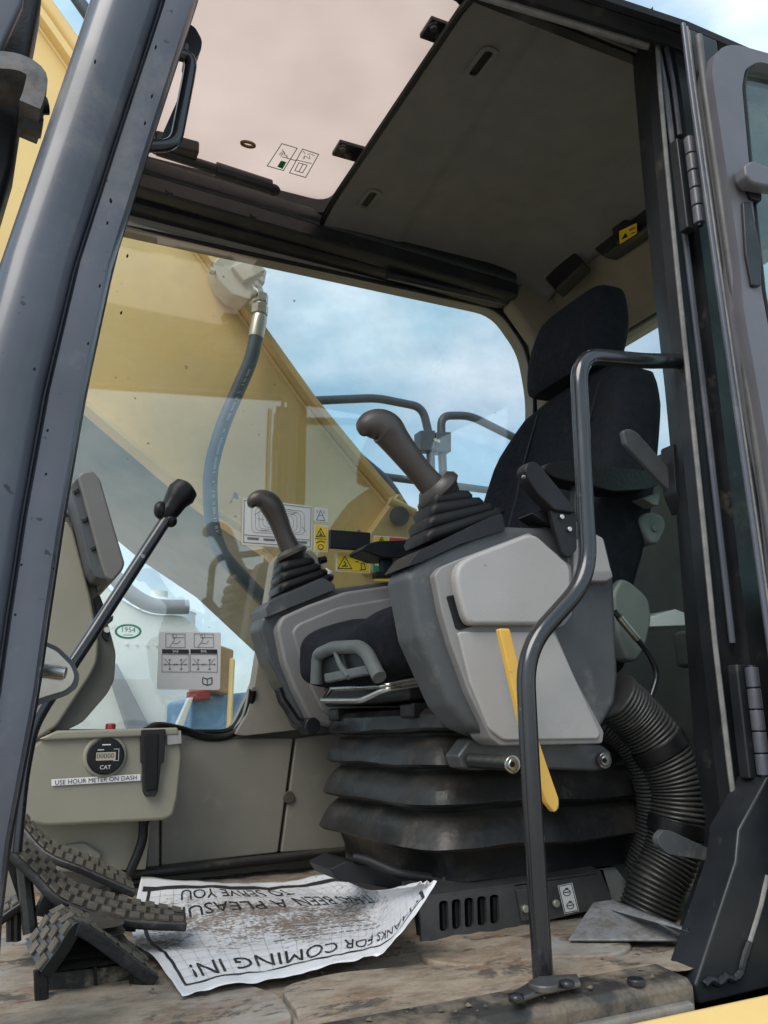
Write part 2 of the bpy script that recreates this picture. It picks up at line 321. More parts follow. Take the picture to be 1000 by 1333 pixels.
def floor_mat():
    m, t, p = nodes('dirty_floor_mat'); nn = t.nodes.new; lk = t.links.new
    c = nn('ShaderNodeTexCoord'); mp = nn('ShaderNodeMapping'); mp.inputs['Scale'].default_value = (1.0, 1.7, 1); mp.inputs['Rotation'].default_value = (0, 0, .1); lk(c.outputs['Object'], mp.inputs[0])
    def noi(s, d=8, r=.65, dist=0):
        n = nn('ShaderNodeTexNoise'); n.inputs['Scale'].default_value = s; n.inputs['Detail'].default_value = d; n.inputs['Roughness'].default_value = r; n.inputs['Distortion'].default_value = dist
        lk(mp.outputs[0], n.inputs['Vector']); return n.outputs['Fac']
    def ramp(src, stops):
        r = nn('ShaderNodeValToRGB'); e = r.color_ramp.elements
        while len(e) < len(stops): e.new(.5)
        for q, (pp, cc_) in zip(e, stops): q.position = pp; q.color = (*cc_, 1)
        lk(src, r.inputs[0]); return r.outputs[0]
    def mixc(f, a, b):
        x = nn('ShaderNodeMix'); x.data_type = 'RGBA'; lk(f, x.inputs[0]); lk(a, x.inputs[6]); lk(b, x.inputs[7]); return x.outputs[2]
    base = ramp(noi(13, 14, .78, .15), [(.30, (.09, .07, .05)), (.44, (.20, .155, .11)), (.56, (.29, .235, .175)), (.70, (.33, .28, .23))])
    rust = ramp(noi(16, 6), [(.3, (.12, .06, .035)), (.7, (.22, .12, .065))])
    blk = ramp(noi(30, 4), [(.3, (.03, .027, .024)), (.7, (.07, .062, .052))])
    f1 = ramp(noi(8, 10, .75, .2), [(.52, (0, 0, 0)), (.62, (.75, .75, .75))])
    f2 = ramp(noi(7.5, 12, .76, .3), [(.545, (0, 0, 0)), (.60, (.85, .85, .85))])
    gr = ramp(noi(3.1, 8, .6, .2), [(.50, (0, 0, 0)), (.62, (.8, .8, .8))])
    grey = ramp(noi(22, 6), [(.3, (.22, .21, .20)), (.7, (.33, .32, .31))])
    col = mixc(gr, base, grey); col = mixc(f1, col, rust); col = mixc(f2, col, blk)
    lk(col, p.inputs['Base Color']); p.inputs['Roughness'].default_value = .8
    n = noi(45, 12, .8); b = nn('ShaderNodeBump'); b.inputs['Strength'].default_value = .45; b.inputs['Distance'].default_value = .004; lk(n, b.inputs['Height'])
    b2 = nn('ShaderNodeBump'); b2.inputs['Strength'].default_value = .5; b2.inputs['Distance'].default_value = .004; b2.invert = True; lk(f2, b2.inputs['Height']); lk(b.outputs[0], b2.inputs['Normal']); lk(b2.outputs[0], p.inputs['Normal'])
    return m
def paper_mat():
    m, t, p = nodes('muddy_paper'); nn = t.nodes.new; lk = t.links.new
    c = nn('ShaderNodeTexCoord')
    n = nn('ShaderNodeTexNoise'); n.inputs['Scale'].default_value = 12; n.inputs['Detail'].default_value = 12; n.inputs['Roughness'].default_value = .82; lk(c.outputs['Object'], n.inputs['Vector'])
    n2 = nn('ShaderNodeTexNoise'); n2.inputs['Scale'].default_value = 150; n2.inputs['Detail'].default_value = 5; lk(c.outputs['Object'], n2.inputs['Vector'])
    g = nn('ShaderNodeVectorMath'); g.operation = 'DISTANCE'; lk(c.outputs['Object'], g.inputs[0]); g.inputs[1].default_value = (-.02, .02, 0.03)
    fall = nn('ShaderNodeMapRange'); fall.inputs['From Min'].default_value = .08; fall.inputs['From Max'].default_value = .34; fall.inputs['To Min'].default_value = .19; fall.inputs['To Max'].default_value = -.07; lk(g.outputs['Value'], fall.inputs[0])
    ad = nn('ShaderNodeMath'); ad.operation = 'ADD'; lk(n.outputs['Fac'], ad.inputs[0]); lk(fall.outputs[0], ad.inputs[1])
    ad2 = nn('ShaderNodeMath'); ad2.operation = 'MULTIPLY_ADD'; lk(n2.outputs['Fac'], ad2.inputs[0]); ad2.inputs[1].default_value = .55; lk(ad.outputs[0], ad2.inputs[2])
    mr = nn('ShaderNodeMapRange'); mr.inputs['From Min'].default_value = .88; mr.inputs['From Max'].default_value = 1.0; mr.inputs['To Max'].default_value = .85; lk(ad2.outputs[0], mr.inputs[0])
    x = nn('ShaderNodeMix'); x.data_type = 'RGBA'; lk(mr.outputs[0], x.inputs[0]); x.inputs[6].default_value = (.66, .65, .66, 1); x.inputs[7].default_value = (.15, .092, .05, 1)
    lk(x.outputs[2], p.inputs['Base Color']); p.inputs['Roughness'].default_value = .6
    b = nn('ShaderNodeBump'); b.inputs['Strength'].default_value = .35; b.inputs['Distance'].default_value = .004; lk(n.outputs['Fac'], b.inputs['Height']); lk(b.outputs[0], p.inputs['Normal'])
    return m
def hatch_mat():
    m, t, p = nodes('frosted_hatch_polycarbonate'); nn = t.nodes.new; lk = t.links.new; out = t.nodes['Material Output']
    tr = nn('ShaderNodeBsdfTranslucent')
    c = nn('ShaderNodeTexCoord'); n = nn('ShaderNodeTexNoise'); n.inputs['Scale'].default_value = 5; n.inputs['Detail'].default_value = 8; lk(c.outputs['Object'], n.inputs['Vector'])
    r = nn('ShaderNodeValToRGB'); r.color_ramp.elements[0].position = .3; r.color_ramp.elements[1].position = .7
    r.color_ramp.elements[0].color = (.74, .645, .59, 1); r.color_ramp.elements[1].color = (.82, .72, .665, 1); lk(n.outputs['Fac'], r.inputs[0]); lk(r.outputs[0], tr.inputs[0])
    p.inputs['Base Color'].default_value = (.6, .47, .42, 1); p.inputs['Roughness'].default_value = .35
    mx = nn('ShaderNodeMixShader'); mx.inputs[0].default_value = .85; lk(p.outputs[0], mx.inputs[1]); lk(tr.outputs[0], mx.inputs[2]); lk(mx.outputs[0], out.inputs[0]); return m
M['door_paint'] = mat('door_inner_paint', (.105, .10, .112), .38, var=.1, vscale=8, dust=(.3, .26, .23), dustamt=.10, dustscale=10); M['seal_grey'] = mat('grey_bulb_seal', (.075, .072, .07), .5, var=.25, vscale=25)
M['tread_dust'] = mat('dusty_tread_top', (.092, .079, .060), .85, var=.3, vscale=60, dust=(.045, .04, .035), dustamt=.12, dustscale=50, bump=.3, bscale=250); M['underside'] = mat('grey_khaki_underside', (.23, .215, .165), .7, var=.2, vscale=5, dust=(.15, .135, .11), dustamt=.2, dustscale=5)
M['sill_black'] = mat('worn_black_sill', (.030, .028, .026), .55, var=.3, vscale=14, dust=(.27, .215, .155), dustamt=.36, dustscale=11, spots=(.17, .085, .045), spotamt=.3, spotscale=16, bump=.25, bscale=90); M['adj_grey'] = mat('adjuster_grey', (.10, .108, .105), .5, var=.15, dust=(.2,.19,.17), dustamt=.12); M['grid_ink'] = mat('faint_grid_ink', (.30,.29,.28), .6, var=.1); M['mon_grey'] = mat('monitor_grey', (.14,.134,.125), .5, var=.06, bump=.05, bscale=400)
M['ground'] = ground_mat(); M['floor'] = floor_mat(); M['paper'] = paper_mat(); M['hatch'] = hatch_mat()
M['glass'] = glass('tinted_window_glass', (.895, .925, .925), .085, .085)
M['glass_door'] = glass('green_door_glass', (.78, .90, .85), .05, .10)
# ================================================================== THE SETTING
GZ = -1.5
g = MB().add([(-300, -300, GZ), (300, -300, GZ), (300, 300, GZ), (-300, 300, GZ)], [[0, 1, 2, 3]]).build('ground', M['ground'], kind='structure')

# ------------------------------------------------------------------ cab floor
def floor_pt(u, v):
    x = -.12+u*1.78; y = -.034+v*1.054
    z = .004*noise.noise(Vector((x*9, y*9, 0)))+.003*noise.noise(Vector((x*30, y*30, 3)))+.0018*abs(noise.noise(Vector((x*75, y*75, 9))))
    return (x, y, z)
fl = MB().grid(floor_pt, 270, 170).build('floor', M['floor'], kind='structure', ang=80)

# ------------------------------------------------------------------ the cab shell
cab = thing('excavator_cab', 'open excavator cab with black steel door frame, glass and grey headliner', 'excavator cab', (0.8, 0.5, 0.0))
def stn(tbl, py):
    for (a, b) in zip(tbl, tbl[1:]):
        if a[0] <= py <= b[0]:
            t = (py-a[0])/(b[0]-a[0]); return tuple(p+(q-p)*t for p, q in zip(a[1:], b[1:]))
    return tbl[-1][1:]
# front pillar: pressed section with a groove, raked backwards
prof = [(0, .075), (0, .0), (.02, -.02), (.06, -.036), (.14, -.048), (.3, -.052), (.45, -.05), (.56, -.043), (.62, -.034), (.645, -.024), (.655, -.008), (.67, -.008), (.68, -.022), (.70, -.028), (.84, -.031), (.95, -.029), (.985, -.02), (1, -.006), (1, .075)]
tb = [(-170, 168, 306), (0, 112, 257), (160, 57, 205), (333, -3, 151), (500, -52, 115), (666, -85, 86), (800, -106, 66), (900, -120, 52), (1000, -132, 33), (1100, -142, 14), (1200, -150, 2), (1330, -158, -6), (1480, -165, -12)]
rings = []
for py in [-170, -80, 0, 80, 160, 250, 333, 420, 500, 590, 666, 740, 800, 900, 1000, 1100, 1200, 1330, 1480]:
    a, b = stn(tb, py); yy = -.04
    A = at(a, py, y=yy); B = at(b, py, y=yy)
    rings.append([A+(B-A)*s_+Vector((0, o_-yy, 0)) for s_, o_ in prof])
fp = MB().loft(rings).build('front_pillar', M['pillar'], cab, ang=50)
seal = [at(stn(tb, py)[1]+1.5, py, y=.0) for py in range(-160, 1300, 40)]; seal = [p+Vector((-.0075, .01, 0)) for p in seal]
MB().tube(seal, .0075, 8).build('door_seal', M['rubber'], cab)
rv = MB()
for (px, py) in [(145, 262), (124, 80), (203, 61), (198, 125), (189, 160), (166, 333), (158, 407), (144, 260), (140, 290), (60, 617), (115, 447), (70, 740), (28, 735), (62, 560), (130, 372), (90, 640), (20, 800), (45, 480)]:
    p = at(px, py, y=-.088); p = at(px, py, y=-.072); rv = MB()
    rv.ball(p+Vector((0, .0005+.002*0, 0)), .0012, .004, .0012, 8)
    rv.build('rivet', M['charcoal'], fp)

# header rail over the door, then the roof shell
def railx(pix, y, r, name, m_, par, n=24):
    (x0, y0), (x1, y1) = pix
    return MB().tube([at(x0+(x1-x0)*t/n, y0+(y1-y0)*t/n, y=y) for t in range(n+1)], r, 10).build(name, m_, par)
hA, hB = at(285, -124, y=0.0), at(862, 56, y=0.0)
hdr = MB()
sec = [(.125, .115), (.125, .122), (.05, .072), (-.02, .028), (-.05, .008), (-.062, -.006), (-.058, -.015), (-.045, -.015), (-.045, -.002), (-.03, .004), (-.02, .012), (-.012, .008), (-.004, -.004), (.012, -.008), (.028, .004), (.05, .03), (.09, .09)]
ends = [hA, hA.lerp(hB, .35), hA.lerp(hB, .7), hB+Vector((.0, 0, 0)), hB+Vector((.75, 0, .0))]
hdr.loft([[e+Vector((0, a, b)) for a, b in sec] for e in ends])
hd = hdr.build('roof_header', M['jamb'], cab, ang=35)
MB().tube([hA+Vector((0, .008, -.012)), hB+Vector((-.03, .008, -.012))], .0065, 10).build('header_seal', M['seal'], cab)
def roof_pt(u, v):
    x = -.05+u*1.75; y = -.03+v*1.10
    e = min(1, min(v, 1-v)/.18)
    return (x, y, 1.60+.115*(1-(1-e)**2)-.05*max(0, (x-1.3)/.4)**2)
# roof shell with an opening for the hatch
rs = MB()
HX0, HX1, HY0, HY1 = .22, .765, .16, .925
def rect(x0, x1, y0, y1, r=.05, n=5):
    return [tuple(p) for p in rnd([(x0, y0), (x1, y0), (x1, y1), (x0, y1)], r, n)]
v_, f_ = plate([[(.16, .115), (1.72, .115), (1.72, 1.06), (.16, 1.06)], rect(HX0-.01, HX1+.01, HY0-.01, HY1+.01, .06)], .012)
rs.add([(p[0], p[1], 1.70+p[2]) for p in v_], f_).build('roof_shell', M['black'], cab)

MB().box((.16, .095, 1.585), (1.72, .114, 1.705)).build('roof_gap_skirt', M['black'], cab)  # unseen skirt, added to keep sky out of the side window's reflection
# hatch: frame well round the opening, pane above it
v_, f_ = plate([rect(HX0-.045, HX1+.005, HY0-.045, HY1+.03, .06), rect(HX0+.01, HX1-.022, HY0+.01, HY1-.012, .05)], .04)
MB().add([(p[0], p[1], 1.660+p[2]) for p in v_], f_).build('hatch_frame', M['black'], cab, bevel=.006)
hp = MB(); v_, f_ = plate([rect(HX0-.03, HX1-.005, HY0-.03, HY1, .06)], .006)
pane = hp.add([(p[0], p[1], 1.696-.006+p[2]) for p in v_], f_).build('hatch_pane', M['hatch'], cab)
PZ = 1.6868
def on_pane(px, py): return at(px, py, z=PZ-.0015)
st = MB()
def quad_on(mb, fn, pts, mi=0): return mb.add([fn(*p) for p in pts], [list(range(len(pts)))], mi)
def outline(mb, fn, pts, wpx, mi=0):
    n = len(pts)
    for i in range(n):
        a = Vector(pts[i]); b = Vector(pts[(i+1) % n]); d = (b-a).normalized(); q = Vector((-d.y, d.x))*wpx/2
        mb.add([fn(*(a+q-d*wpx/2)), fn(*(b+q+d*wpx/2)), fn(*(b-q+d*wpx/2)), fn(*(a-q-d*wpx/2))], [[0, 1, 2, 3]], mi)
def poly(mb, fn, pts, wpx, mi=0):
    for a, b in zip(pts, pts[1:]):
        a = Vector(a); b = Vector(b); d = (b-a)
        if d.length < 1e-6: continue
        d.normalize(); q = Vector((-d.y, d.x))*wpx/2
        mb.add([fn(*(a+q)), fn(*(b+q)), fn(*(b-q)), fn(*(a-q))], [[0, 1, 2, 3]], mi)
s1 = [(367, 187), (387, 193), (369, 222), (348, 216)]; s2 = [(394, 194), (415, 201), (398, 231), (377, 225)]
outline(st, on_pane, s1, 1.1, 0); outline(st, on_pane, s2, 1.1, 1)
poly(st, on_pane, [(385, 209), (367, 204)], 1, 1); poly(st, on_pane, [(406, 213), (385, 208)], 1, 1)
quad_on(st, on_pane, [(366, 209), (373, 211), (368, 220), (361, 217)], 0)
for k in range(7):
    a = random.uniform(0, 6.28); cx, cy = (372+random.uniform(-6, 6), 198+random.uniform(-4, 4)); poly(st, on_pane, [(cx, cy), (cx+5*math.cos(a), cy+5*math.sin(a))], .8, 1)
    cx, cy = (402+random.uniform(-5, 5), 203+random.uniform(-3, 3)); poly(st, on_pane, [(cx, cy), (cx+5*math.cos(a), cy+5*math.sin(a))], .8, 1)
outline(st, on_pane, [(389, 212), (400, 215), (394, 225), (384, 222)], 1, 1); poly(st, on_pane, [(395, 213), (389, 224)], 1, 1)
st.build('hatch_sticker', [M['label_green'], M['ink_grey']], pane)
ov = MB(); v_, f_ = plate([[(.013*math.cos(a), .0075*math.sin(a)) for a in [k*.262 for k in range(24)]], [(.008*math.cos(a), .0028*math.sin(a)) for a in [k*.262 for k in range(24)]]], .004)
c0 = on_pane(323, 187); ov.add([(c0.x+p[0]*1.5, c0.y+p[1]*1.6, c0.z-.002+p[2]) for p in v_], f_).build('handle_hole_rim', mat('dried_glue', (.22, .12, .05), .8, var=.4, vscale=90, bump=.4), pane)
# hinge brackets at the rear edge of the hatch
for (px, py) in [(452, 203), (571, 49)]:
    q = at(px, py, z=1.655); b = MB().box((q.x-.030, q.y-.026, 1.664), (q.x+.045, q.y+.026, 1.676)); hb = b.build('hatch_hinge', M['black'], cab, bevel=.003)
    for dx in (-.018, .006):
        MB().cyl((q.x+dx, q.y+dx*.8, 1.659), (0, 0, 1), .0075, .01, 8).cyl((q.x+dx, q.y+dx*.8, 1.6625), (0, 0, 1), .010, .003, 14).build('bolt', M['steel_dk'], hb)
# gas strut and catch along the far edge of the hatch
a_, b_ = at(205, 196, z=1.60), at(352, 243, z=1.60)
MB().tube([a_, a_.lerp(b_, .55)], .012, 12).tube([a_.lerp(b_, .5), b_], .017, 14).build('gas_strut', M['black'], cab)
MB().ball(at(356, 247, z=1.60), .018, .014, .014).build('strut_end', M['charcoal'], cab)
q = at(228, 196, z=1.61); MB().box((q.x-.05, q.y-.03, q.z-.012), (q.x+.05, q.y+.02, q.z+.02)).build('strut_bracket', M['black'], cab, bevel=.005)
# grab handle beside the front pillar, head of the pillar
hp_ = rnd([at(205, 66, y=.07), at(250, 74, y=.07), at(246, 100, y=.07), at(228, 190, y=.07), at(186, 190, y=.07)], [0, .03, .02, .028, 0], 6, False)
MB().tube(hp_, .0088, 14).build('grab_handle', M['rail'], cab)
MB().py([(238, 25), (255, 35), (264, 52), (262, 66), (252, 76), (243, 72), (246, 55), (236, 48)], .10, .14, 5).build('hatch_latch', M['charcoal'], cab, bevel=.006)
MB().py([(246, 58), (253, 92), (236, 160), (216, 186), (208, 182), (232, 128)], .12, .135, 4).build('handle_bracket', M['black'], cab, bevel=.003)

# headliner: shallow moulded tray, dropping at the far side and at the rear
HL0, HL1 = .725, 1.46
def hl(u, v):
    x = HL0+u*(HL1-HL0); y = .085+v*.90
    z = 1.632
    z -= .05*max(0, (y-.80)/.185)**2
    z -= .07*max(0, (x-1.22)/.24)**2.2
    z -= .05*max(0, (.16-y)/.075)**2 if y < .16 else 0
    band = max(0, min(1, (x-.86-.10*y)/.012)); z += .006*band       # raised field behind the front band
    return (x, y, z)
hlo = MB().grid(hl, 60, 48).build('headliner', M['headliner'], cab, solid=.008, ang=60)
MB().tube([(HL0, .09+.9*k/20, hl(0, k/20)[2]) for k in range(21)], .008, 8).build('headliner_edge', M['rubber'], cab)
for (px, py, a) in [(626, 80, 1), (480, 258, 1)]:
    q = at(px, py, z=1.630); sx, sy = .020, .046
    v_, f_ = plate([rect(-sx, sx, -sy, sy, .018), rect(-sx*.5, sx*.5, -sy*.78, sy*.78, .009)], .007)
    r_ = MB().add([(q.x+p[0], q.y+p[1], q.z-.003+p[2]) for p in v_], f_).build('vent_rim', M['headliner'], hlo, bevel=.002)
    v_, f_ = plate([rect(-sx*.55, sx*.55, -sy*.8, sy*.8, .009)], .003)
    MB().add([(q.x+p[0], q.y+p[1], q.z-.001+p[2]) for p in v_], f_).build('vent_opening', M['rubber'], hlo)

# right-hand side wall, window opening with rounded corners
WPX = [(150, 292), (650, 402), (685, 452), (697, 515), (692, 640), (640, 790), (470, 800), (352, 800), (335, 886), (303, 953), (60, 953), (18, 953)]
wl = rnd([(p[0], p[1]) for p in WPX], [16, 22, 20, 25, 30, 50, 0, 10, 25, 18, 5, 10], 5)
wq = [at(p[0], p[1], y=1.0) for p in wl]; hole = [(p.x, p.z) for p in wq]
outer = [(-.04, .0), (1.66, .0), (1.66, 1.66), (.165, 1.66), (.02, .8)]
v_, f_ = plate([outer, hole], .05)
MB().add([(p[0], 1.025-p[2], p[1]) for p in v_], f_).build('side_wall', M['wall'], cab, bevel=.004)
MB().tube([Vector((a, 1.0, b)) for a, b in hole]+[Vector((hole[0][0], 1.0, hole[0][1]))], .006, 8).build('window_gasket', M['rubber'], cab)
def GY(x, z): return 1.034-.032*(z-.75)+.024*(x-.75)      # the pane leans slightly inwards
gcx = sum(p[0] for p in hole)/len(hole); gcz = sum(p[1] for p in hole)/len(hole)
v_, f_ = plate([[((a-gcx)*1.02+gcx, (b-gcz)*1.02+gcz) for a, b in hole]], .005)
win = MB().add([(p[0], GY(p[0], p[1])-p[2], p[1]) for p in v_], f_).build('side_window', M['glass'], cab)
# beam and blind track over the window
def beam(pa, pb, y, sec_, name, m_, ext=0):
    A, B = at(*pa, y=y), at(*pb, y=y); d = (B-A).normalized(); A = A-d*ext
    n = 16
    return MB().loft([[A.lerp(B, k/n)+Vector((0, a, b)) for a, b in sec_] for k in range(n+1)]).build(name, m_, cab, ang=45)
MB().box((.165, .06, 1.60), (.225, .98, 1.69)).build('front_roof_beam', M['black'], cab, bevel=.01)
bm_ = beam((170, 226), (668, 372), .93, [(.07, .09), (.03, .085), (-.012, .05), (-.018, .044), (-.020, .010), (-.014, .002), (-.022, -.006), (-.022, -.040), (-.014, -.046), (.07, -.046)], 'roof_beam', M['black'], .08)
beam((165, 268), (662, 398), .985, [(.02, .05), (-.03, .05), (-.035, .03), (-.02, .022), (-.028, .012), (-.03, -.006), (-.018, -.014), (.02, -.014)], 'blind_track', M['black'], .08)
A, B = at(505, 358, y=.955), at(666, 394, y=.955)
MB().tube([A, B], .012, 12).build('sun_blind', M['black'], cab)
MB().cyl(B, (1, 0, 0), .022, .02).build('blind_end', M['charcoal'], cab)
for px, py in [(221, 249), (449, 313), (330, 280)]:
    p = at(px, py, y=.910); MB().cyl(p, (0, 1, 0), .0085, .012, 12).build('beam_bolt', M['black'], bm_)

# rear: trim behind the headliner, rear wall, rear window, corner post
RX = 1.60
tq = [(1.455, 1.575), (1.50, 1.53), (1.555, 1.475), (1.585, 1.42), (1.59, 1.39)]
MB().loft([[Vector((a, .05, b)), Vector((a, .99, b)), Vector((a+.03, .99, b+.02)), Vector((a+.03, .05, b+.02))] for a, b in tq]).build('rear_trim', M['rear_trim'], cab, ang=70)
# far corner cover between side window and rear
MB().py([(652, 404), (668, 372), (735, 330), (760, 420), (720, 560), (700, 640), (697, 515), (686, 452)], .985, .93, 0).build('corner_post_cover', M['rear_trim'], cab, bevel=.012, seg=3)
rw = rect(.10, .90, 1.0, 1.385, .05)
v_, f_ = plate([[(.0, .0), (1.0, .0), (1.0, 1.43), (.0, 1.43)], rw], .05)
MB().add([(RX+.03+p[2], p[0], p[1]) for p in v_], f_).build('rear_wall', M['rearwall'], cab, bevel=.004)
v_, f_ = plate([[((a-.5)*1.02+.5, (b-1.19)*1.02+1.19) for a, b in rw]], .005)
MB().add([(RX+.03+p[2], p[0], p[1]) for p in v_], f_).build('rear_window', M['glass'], cab)
# speaker grille and service box on the rear trim
q1 = [at(px, py, x=1.415) for px, py in [(700, 352), (742, 322), (760, 342), (722, 378)]]
MB().prism(q1, (.03, 0, -.02)).build('speaker_grille', M['charcoal'], cab, bevel=.006)
q1 = [at(px, py, x=1.44) for px, py in [(768, 302), (848, 262), (850, 290), (785, 335), (770, 322)]]
bx_ = MB().prism(q1, (.05, 0, 0)).build('relay_cover', M['black'], cab, bevel=.006)
q1 = [at(px, py, x=1.425) for px, py in [(795, 297), (812, 285), (826, 290), (828, 300), (800, 318)]]
MB().prism(q1, (.02, 0, 0)).build('relay_lid', M['charcoal'], cab, bevel=.006)
wl_ = MB(); f14 = lambda px, py: at(px, py, x=1.4235)
quad_on(wl_, f14, [(806, 301), (829, 290), (829, 304), (807, 318)], 0)
f15 = lambda px, py: at(px, py, x=1.4225)
quad_on(wl_, f15, [(809, 312), (814, 303), (818, 308)], 1); poly(wl_, f15, [(819, 300), (827, 296)], 3, 2); poly(wl_, f15, [(820, 305), (827, 302)], 1, 1)
wl_.build('warning_label', [M['label_yellow'], M['ink'], M['label_red']], cab)

# ------------------------------------------------------------------ rear door post: trim flange, seal, jamb, outer post
IN = [(-20, 830), (60, 832), (110, 836), (200, 844), (333, 857), (500, 876), (666, 892), (830, 905), (1000, 919), (1067, 931), (1100, 930), (1128, 924), (1200, 900), (1262, 880)]
SL = [(-20, 848), (60, 856), (110, 859), (200, 867), (333, 880), (500, 897), (666, 914), (830, 930), (1000, 950), (1060, 958), (1095, 960), (1125, 955), (1200, 931), (1275, 906)]
HG = [(-20, 868), (40, 874), (110, 888), (200, 899), (333, 917), (500, 937), (666, 956), (830, 975), (1000, 994), (1060, 1001), (1095, 1005), (1125, 1009), (1200, 1018), (1275, 1026)]
def strip(name, L, Rr, y0, yL, yR, m_, th=.012, par=cab, dl=0, dr=0):
    mb = MB(); rings = []
    pys = [44, 60, 110, 155, 200, 260, 333, 420, 500, 580, 666, 750, 830, 920, 1000, 1035, 1067, 1095, 1112, 1128, 1160, 1200, 1240, 1275]
    for py in pys:
        a = at(stn(L, py)[0]+dl, py, y=yL); b = at(stn(Rr, py)[0]+dr, py, y=yR)
        b.z = a.z
        n_ = Vector((0, th, 0)); rings.append([a, b, b+n_, a+n_])
    return mb.loft(rings).build(name, m_, par, ang=40)
strip('post_inner_flange', IN, SL, 0, .085, .022, M['jamb'], .02)
MB().tube([at(stn(SL, py)[0], py, y=.004) for py in range(62, 1272, 22)], .0042, 8).build('post_seal', M['seal'], cab)
strip('post_jamb', SL, HG, 0, .018, .012, M['jamb'], .03, dl=1)
MB().tube([at(stn(HG, py)[0]-22, py, y=.004) for py in list(range(45, 860, 24))], .005, 8).build('jamb_rib', M['pillar'], cab)
MB().tube([at(stn(HG, py)[0]-11, py, y=.002) for py in list(range(45, 175, 20))+[176]], .0045, 8).build('jamb_rib', M['pillar'], cab)
for (px, py) in [(855, 209), (858, 239), (861, 268)]:
    a = at(stn(IN, py)[0], py, y=.085); b = at(stn(SL, py)[0], py, y=.022); b.z = a.z; d_ = (b-a).normalized(); n_ = Vector((-d_.y, d_.x, 0)); n_ = n_ if n_.y < 0 else -n_
    p = a.lerp(b, .62); MB().cyl(p+n_*.0005, n_, .0085, .003, 16).build('post_hole', M['rubber'], cab)
# outer post face behind the open door and black lower panel
mb = MB(); rings = []
for py in range(30, 1300, 30):
    a = at(stn(HG, min(py, 1275))[0]-2, py, y=-.004); b = a+Vector((.05, 0, 0)); rings.append([a, b, b+Vector((0, .05, 0)), a+Vector((0, .05, 0))])
mb.loft(rings).build('post_outer_face', M['jamb'], cab, ang=40)
lp = [(951, 1060), (962, 1068), (1100, 1060), (1160, 1245), (914, 1308), (905, 1290), (958, 1118)]
lw = MB().py([(962, 1080), (1000, 1010), (1160, 1000), (1160, 1247), (912, 1309), (905, 1283), (958, 1122)], -.045, .01).build('post_lower_panel', M['jamb'], cab, bevel=.004)
# weld beads
wb = cat([at(px, py, y=-.047) for px, py in [(917, 1282), (926, 1275), (935, 1280), (945, 1272), (955, 1275), (964, 1266), (968, 1250), (976, 1226)]], 5)
MB().tube(wb, [.004+.002*random.random() for _ in wb], 8).build('weld_bead', M['jamb'], cab)
wb = [at(px, py, y=-.046) for px, py in [(976, 1226), (990, 1180), (999, 1140)]]
MB().tube(wb, .0035, 8).build('weld_bead', M['seal'], cab)
sm = MB().tube([at(px, py, y=.0) for px, py in [(962, 1118), (950, 1155), (930, 1215), (908, 1283)]], .009, 10); sm.build('post_foot_edge', M['greytrim'], cab)
# hinges: knuckles on a pin with a leaf on the post
def hinge(px0, py0, px1, py1):
    A, B = at(px0, py0, y=-.035), at(px1, py1, y=-.035); ax = (B-A)
    root = MB().prism([A+Vector((-.018, .03, .004)), A+Vector((.004, .03, .004)), B+Vector((.004, .03, -.004)), B+Vector((-.018, .03, -.004))], (0, -.02, 0)).build('hinge', M['jamb'], cab, bevel=.003)
    for k in range(5):
        p0 = A+ax*(k/5+.006); p1 = A+ax*((k+1)/5-.006); MB().tube([p0, p1], .0098, 18).build('knuckle', M['pillar'], root, bevel=.0015)
    MB().tube([A-ax*.015, B+ax*.02], .0055, 12).build('hinge_pin', M['black'], root)
hinge(897, 180, 911, 292)
hinge(978, 868, 995, 1010)
# flat catches bolted to the post
def bar(name, pix, y0, th, m_, par=cab, bev=.004, r=4):
    return MB().py(pix, y0, y0+th, r).build(name, m_, par, bevel=bev)
bar('seat_belt_catch', [(811, 560), (820, 557), (830, 562), (868, 605), (889, 636), (884, 650), (866, 632), (826, 590), (815, 578)], .10, .012, M['grey_dk'])
bar('catch_mount', [(876, 578), (890, 574), (902, 650), (892, 668), (880, 640)], .085, .03, M['jamb'])
bar('lower_catch', [(856, 1090), (864, 1080), (875, 1082), (926, 1106), (929, 1122), (870, 1112), (858, 1101)], .07, .012, M['grey_dk'])

# ------------------------------------------------------------------ sill
sA, sB = at(-60, 1333, z=0), at(905, 1284, z=0)
sill = MB().prism([(-.15, -.030, .012), (-.15, -.084, .008), (-.15, -.092, .000), (-.15, -.092, -.05), (-.15, -.030, -.05)], (.955, 0, 0)).build('door_sill', M['sill_black'], cab, bevel=.002)
MB().prism([(-.15, -.092, -.012), (-.15, -.102, -.014), (-.15, -.103, -.026), (-.15, -.092, -.028)], (.945, 0, 0)).build('sill_trim', M['sill'], cab, bevel=.003)
for px, py in [(828, 1278), (735, 1279)]:
    p = at(px, py, z=.012); MB().cyl(p, (0, 0, 1), .0105, .008, 14).build('sill_bolt', M['black'], sill, bevel=.002)

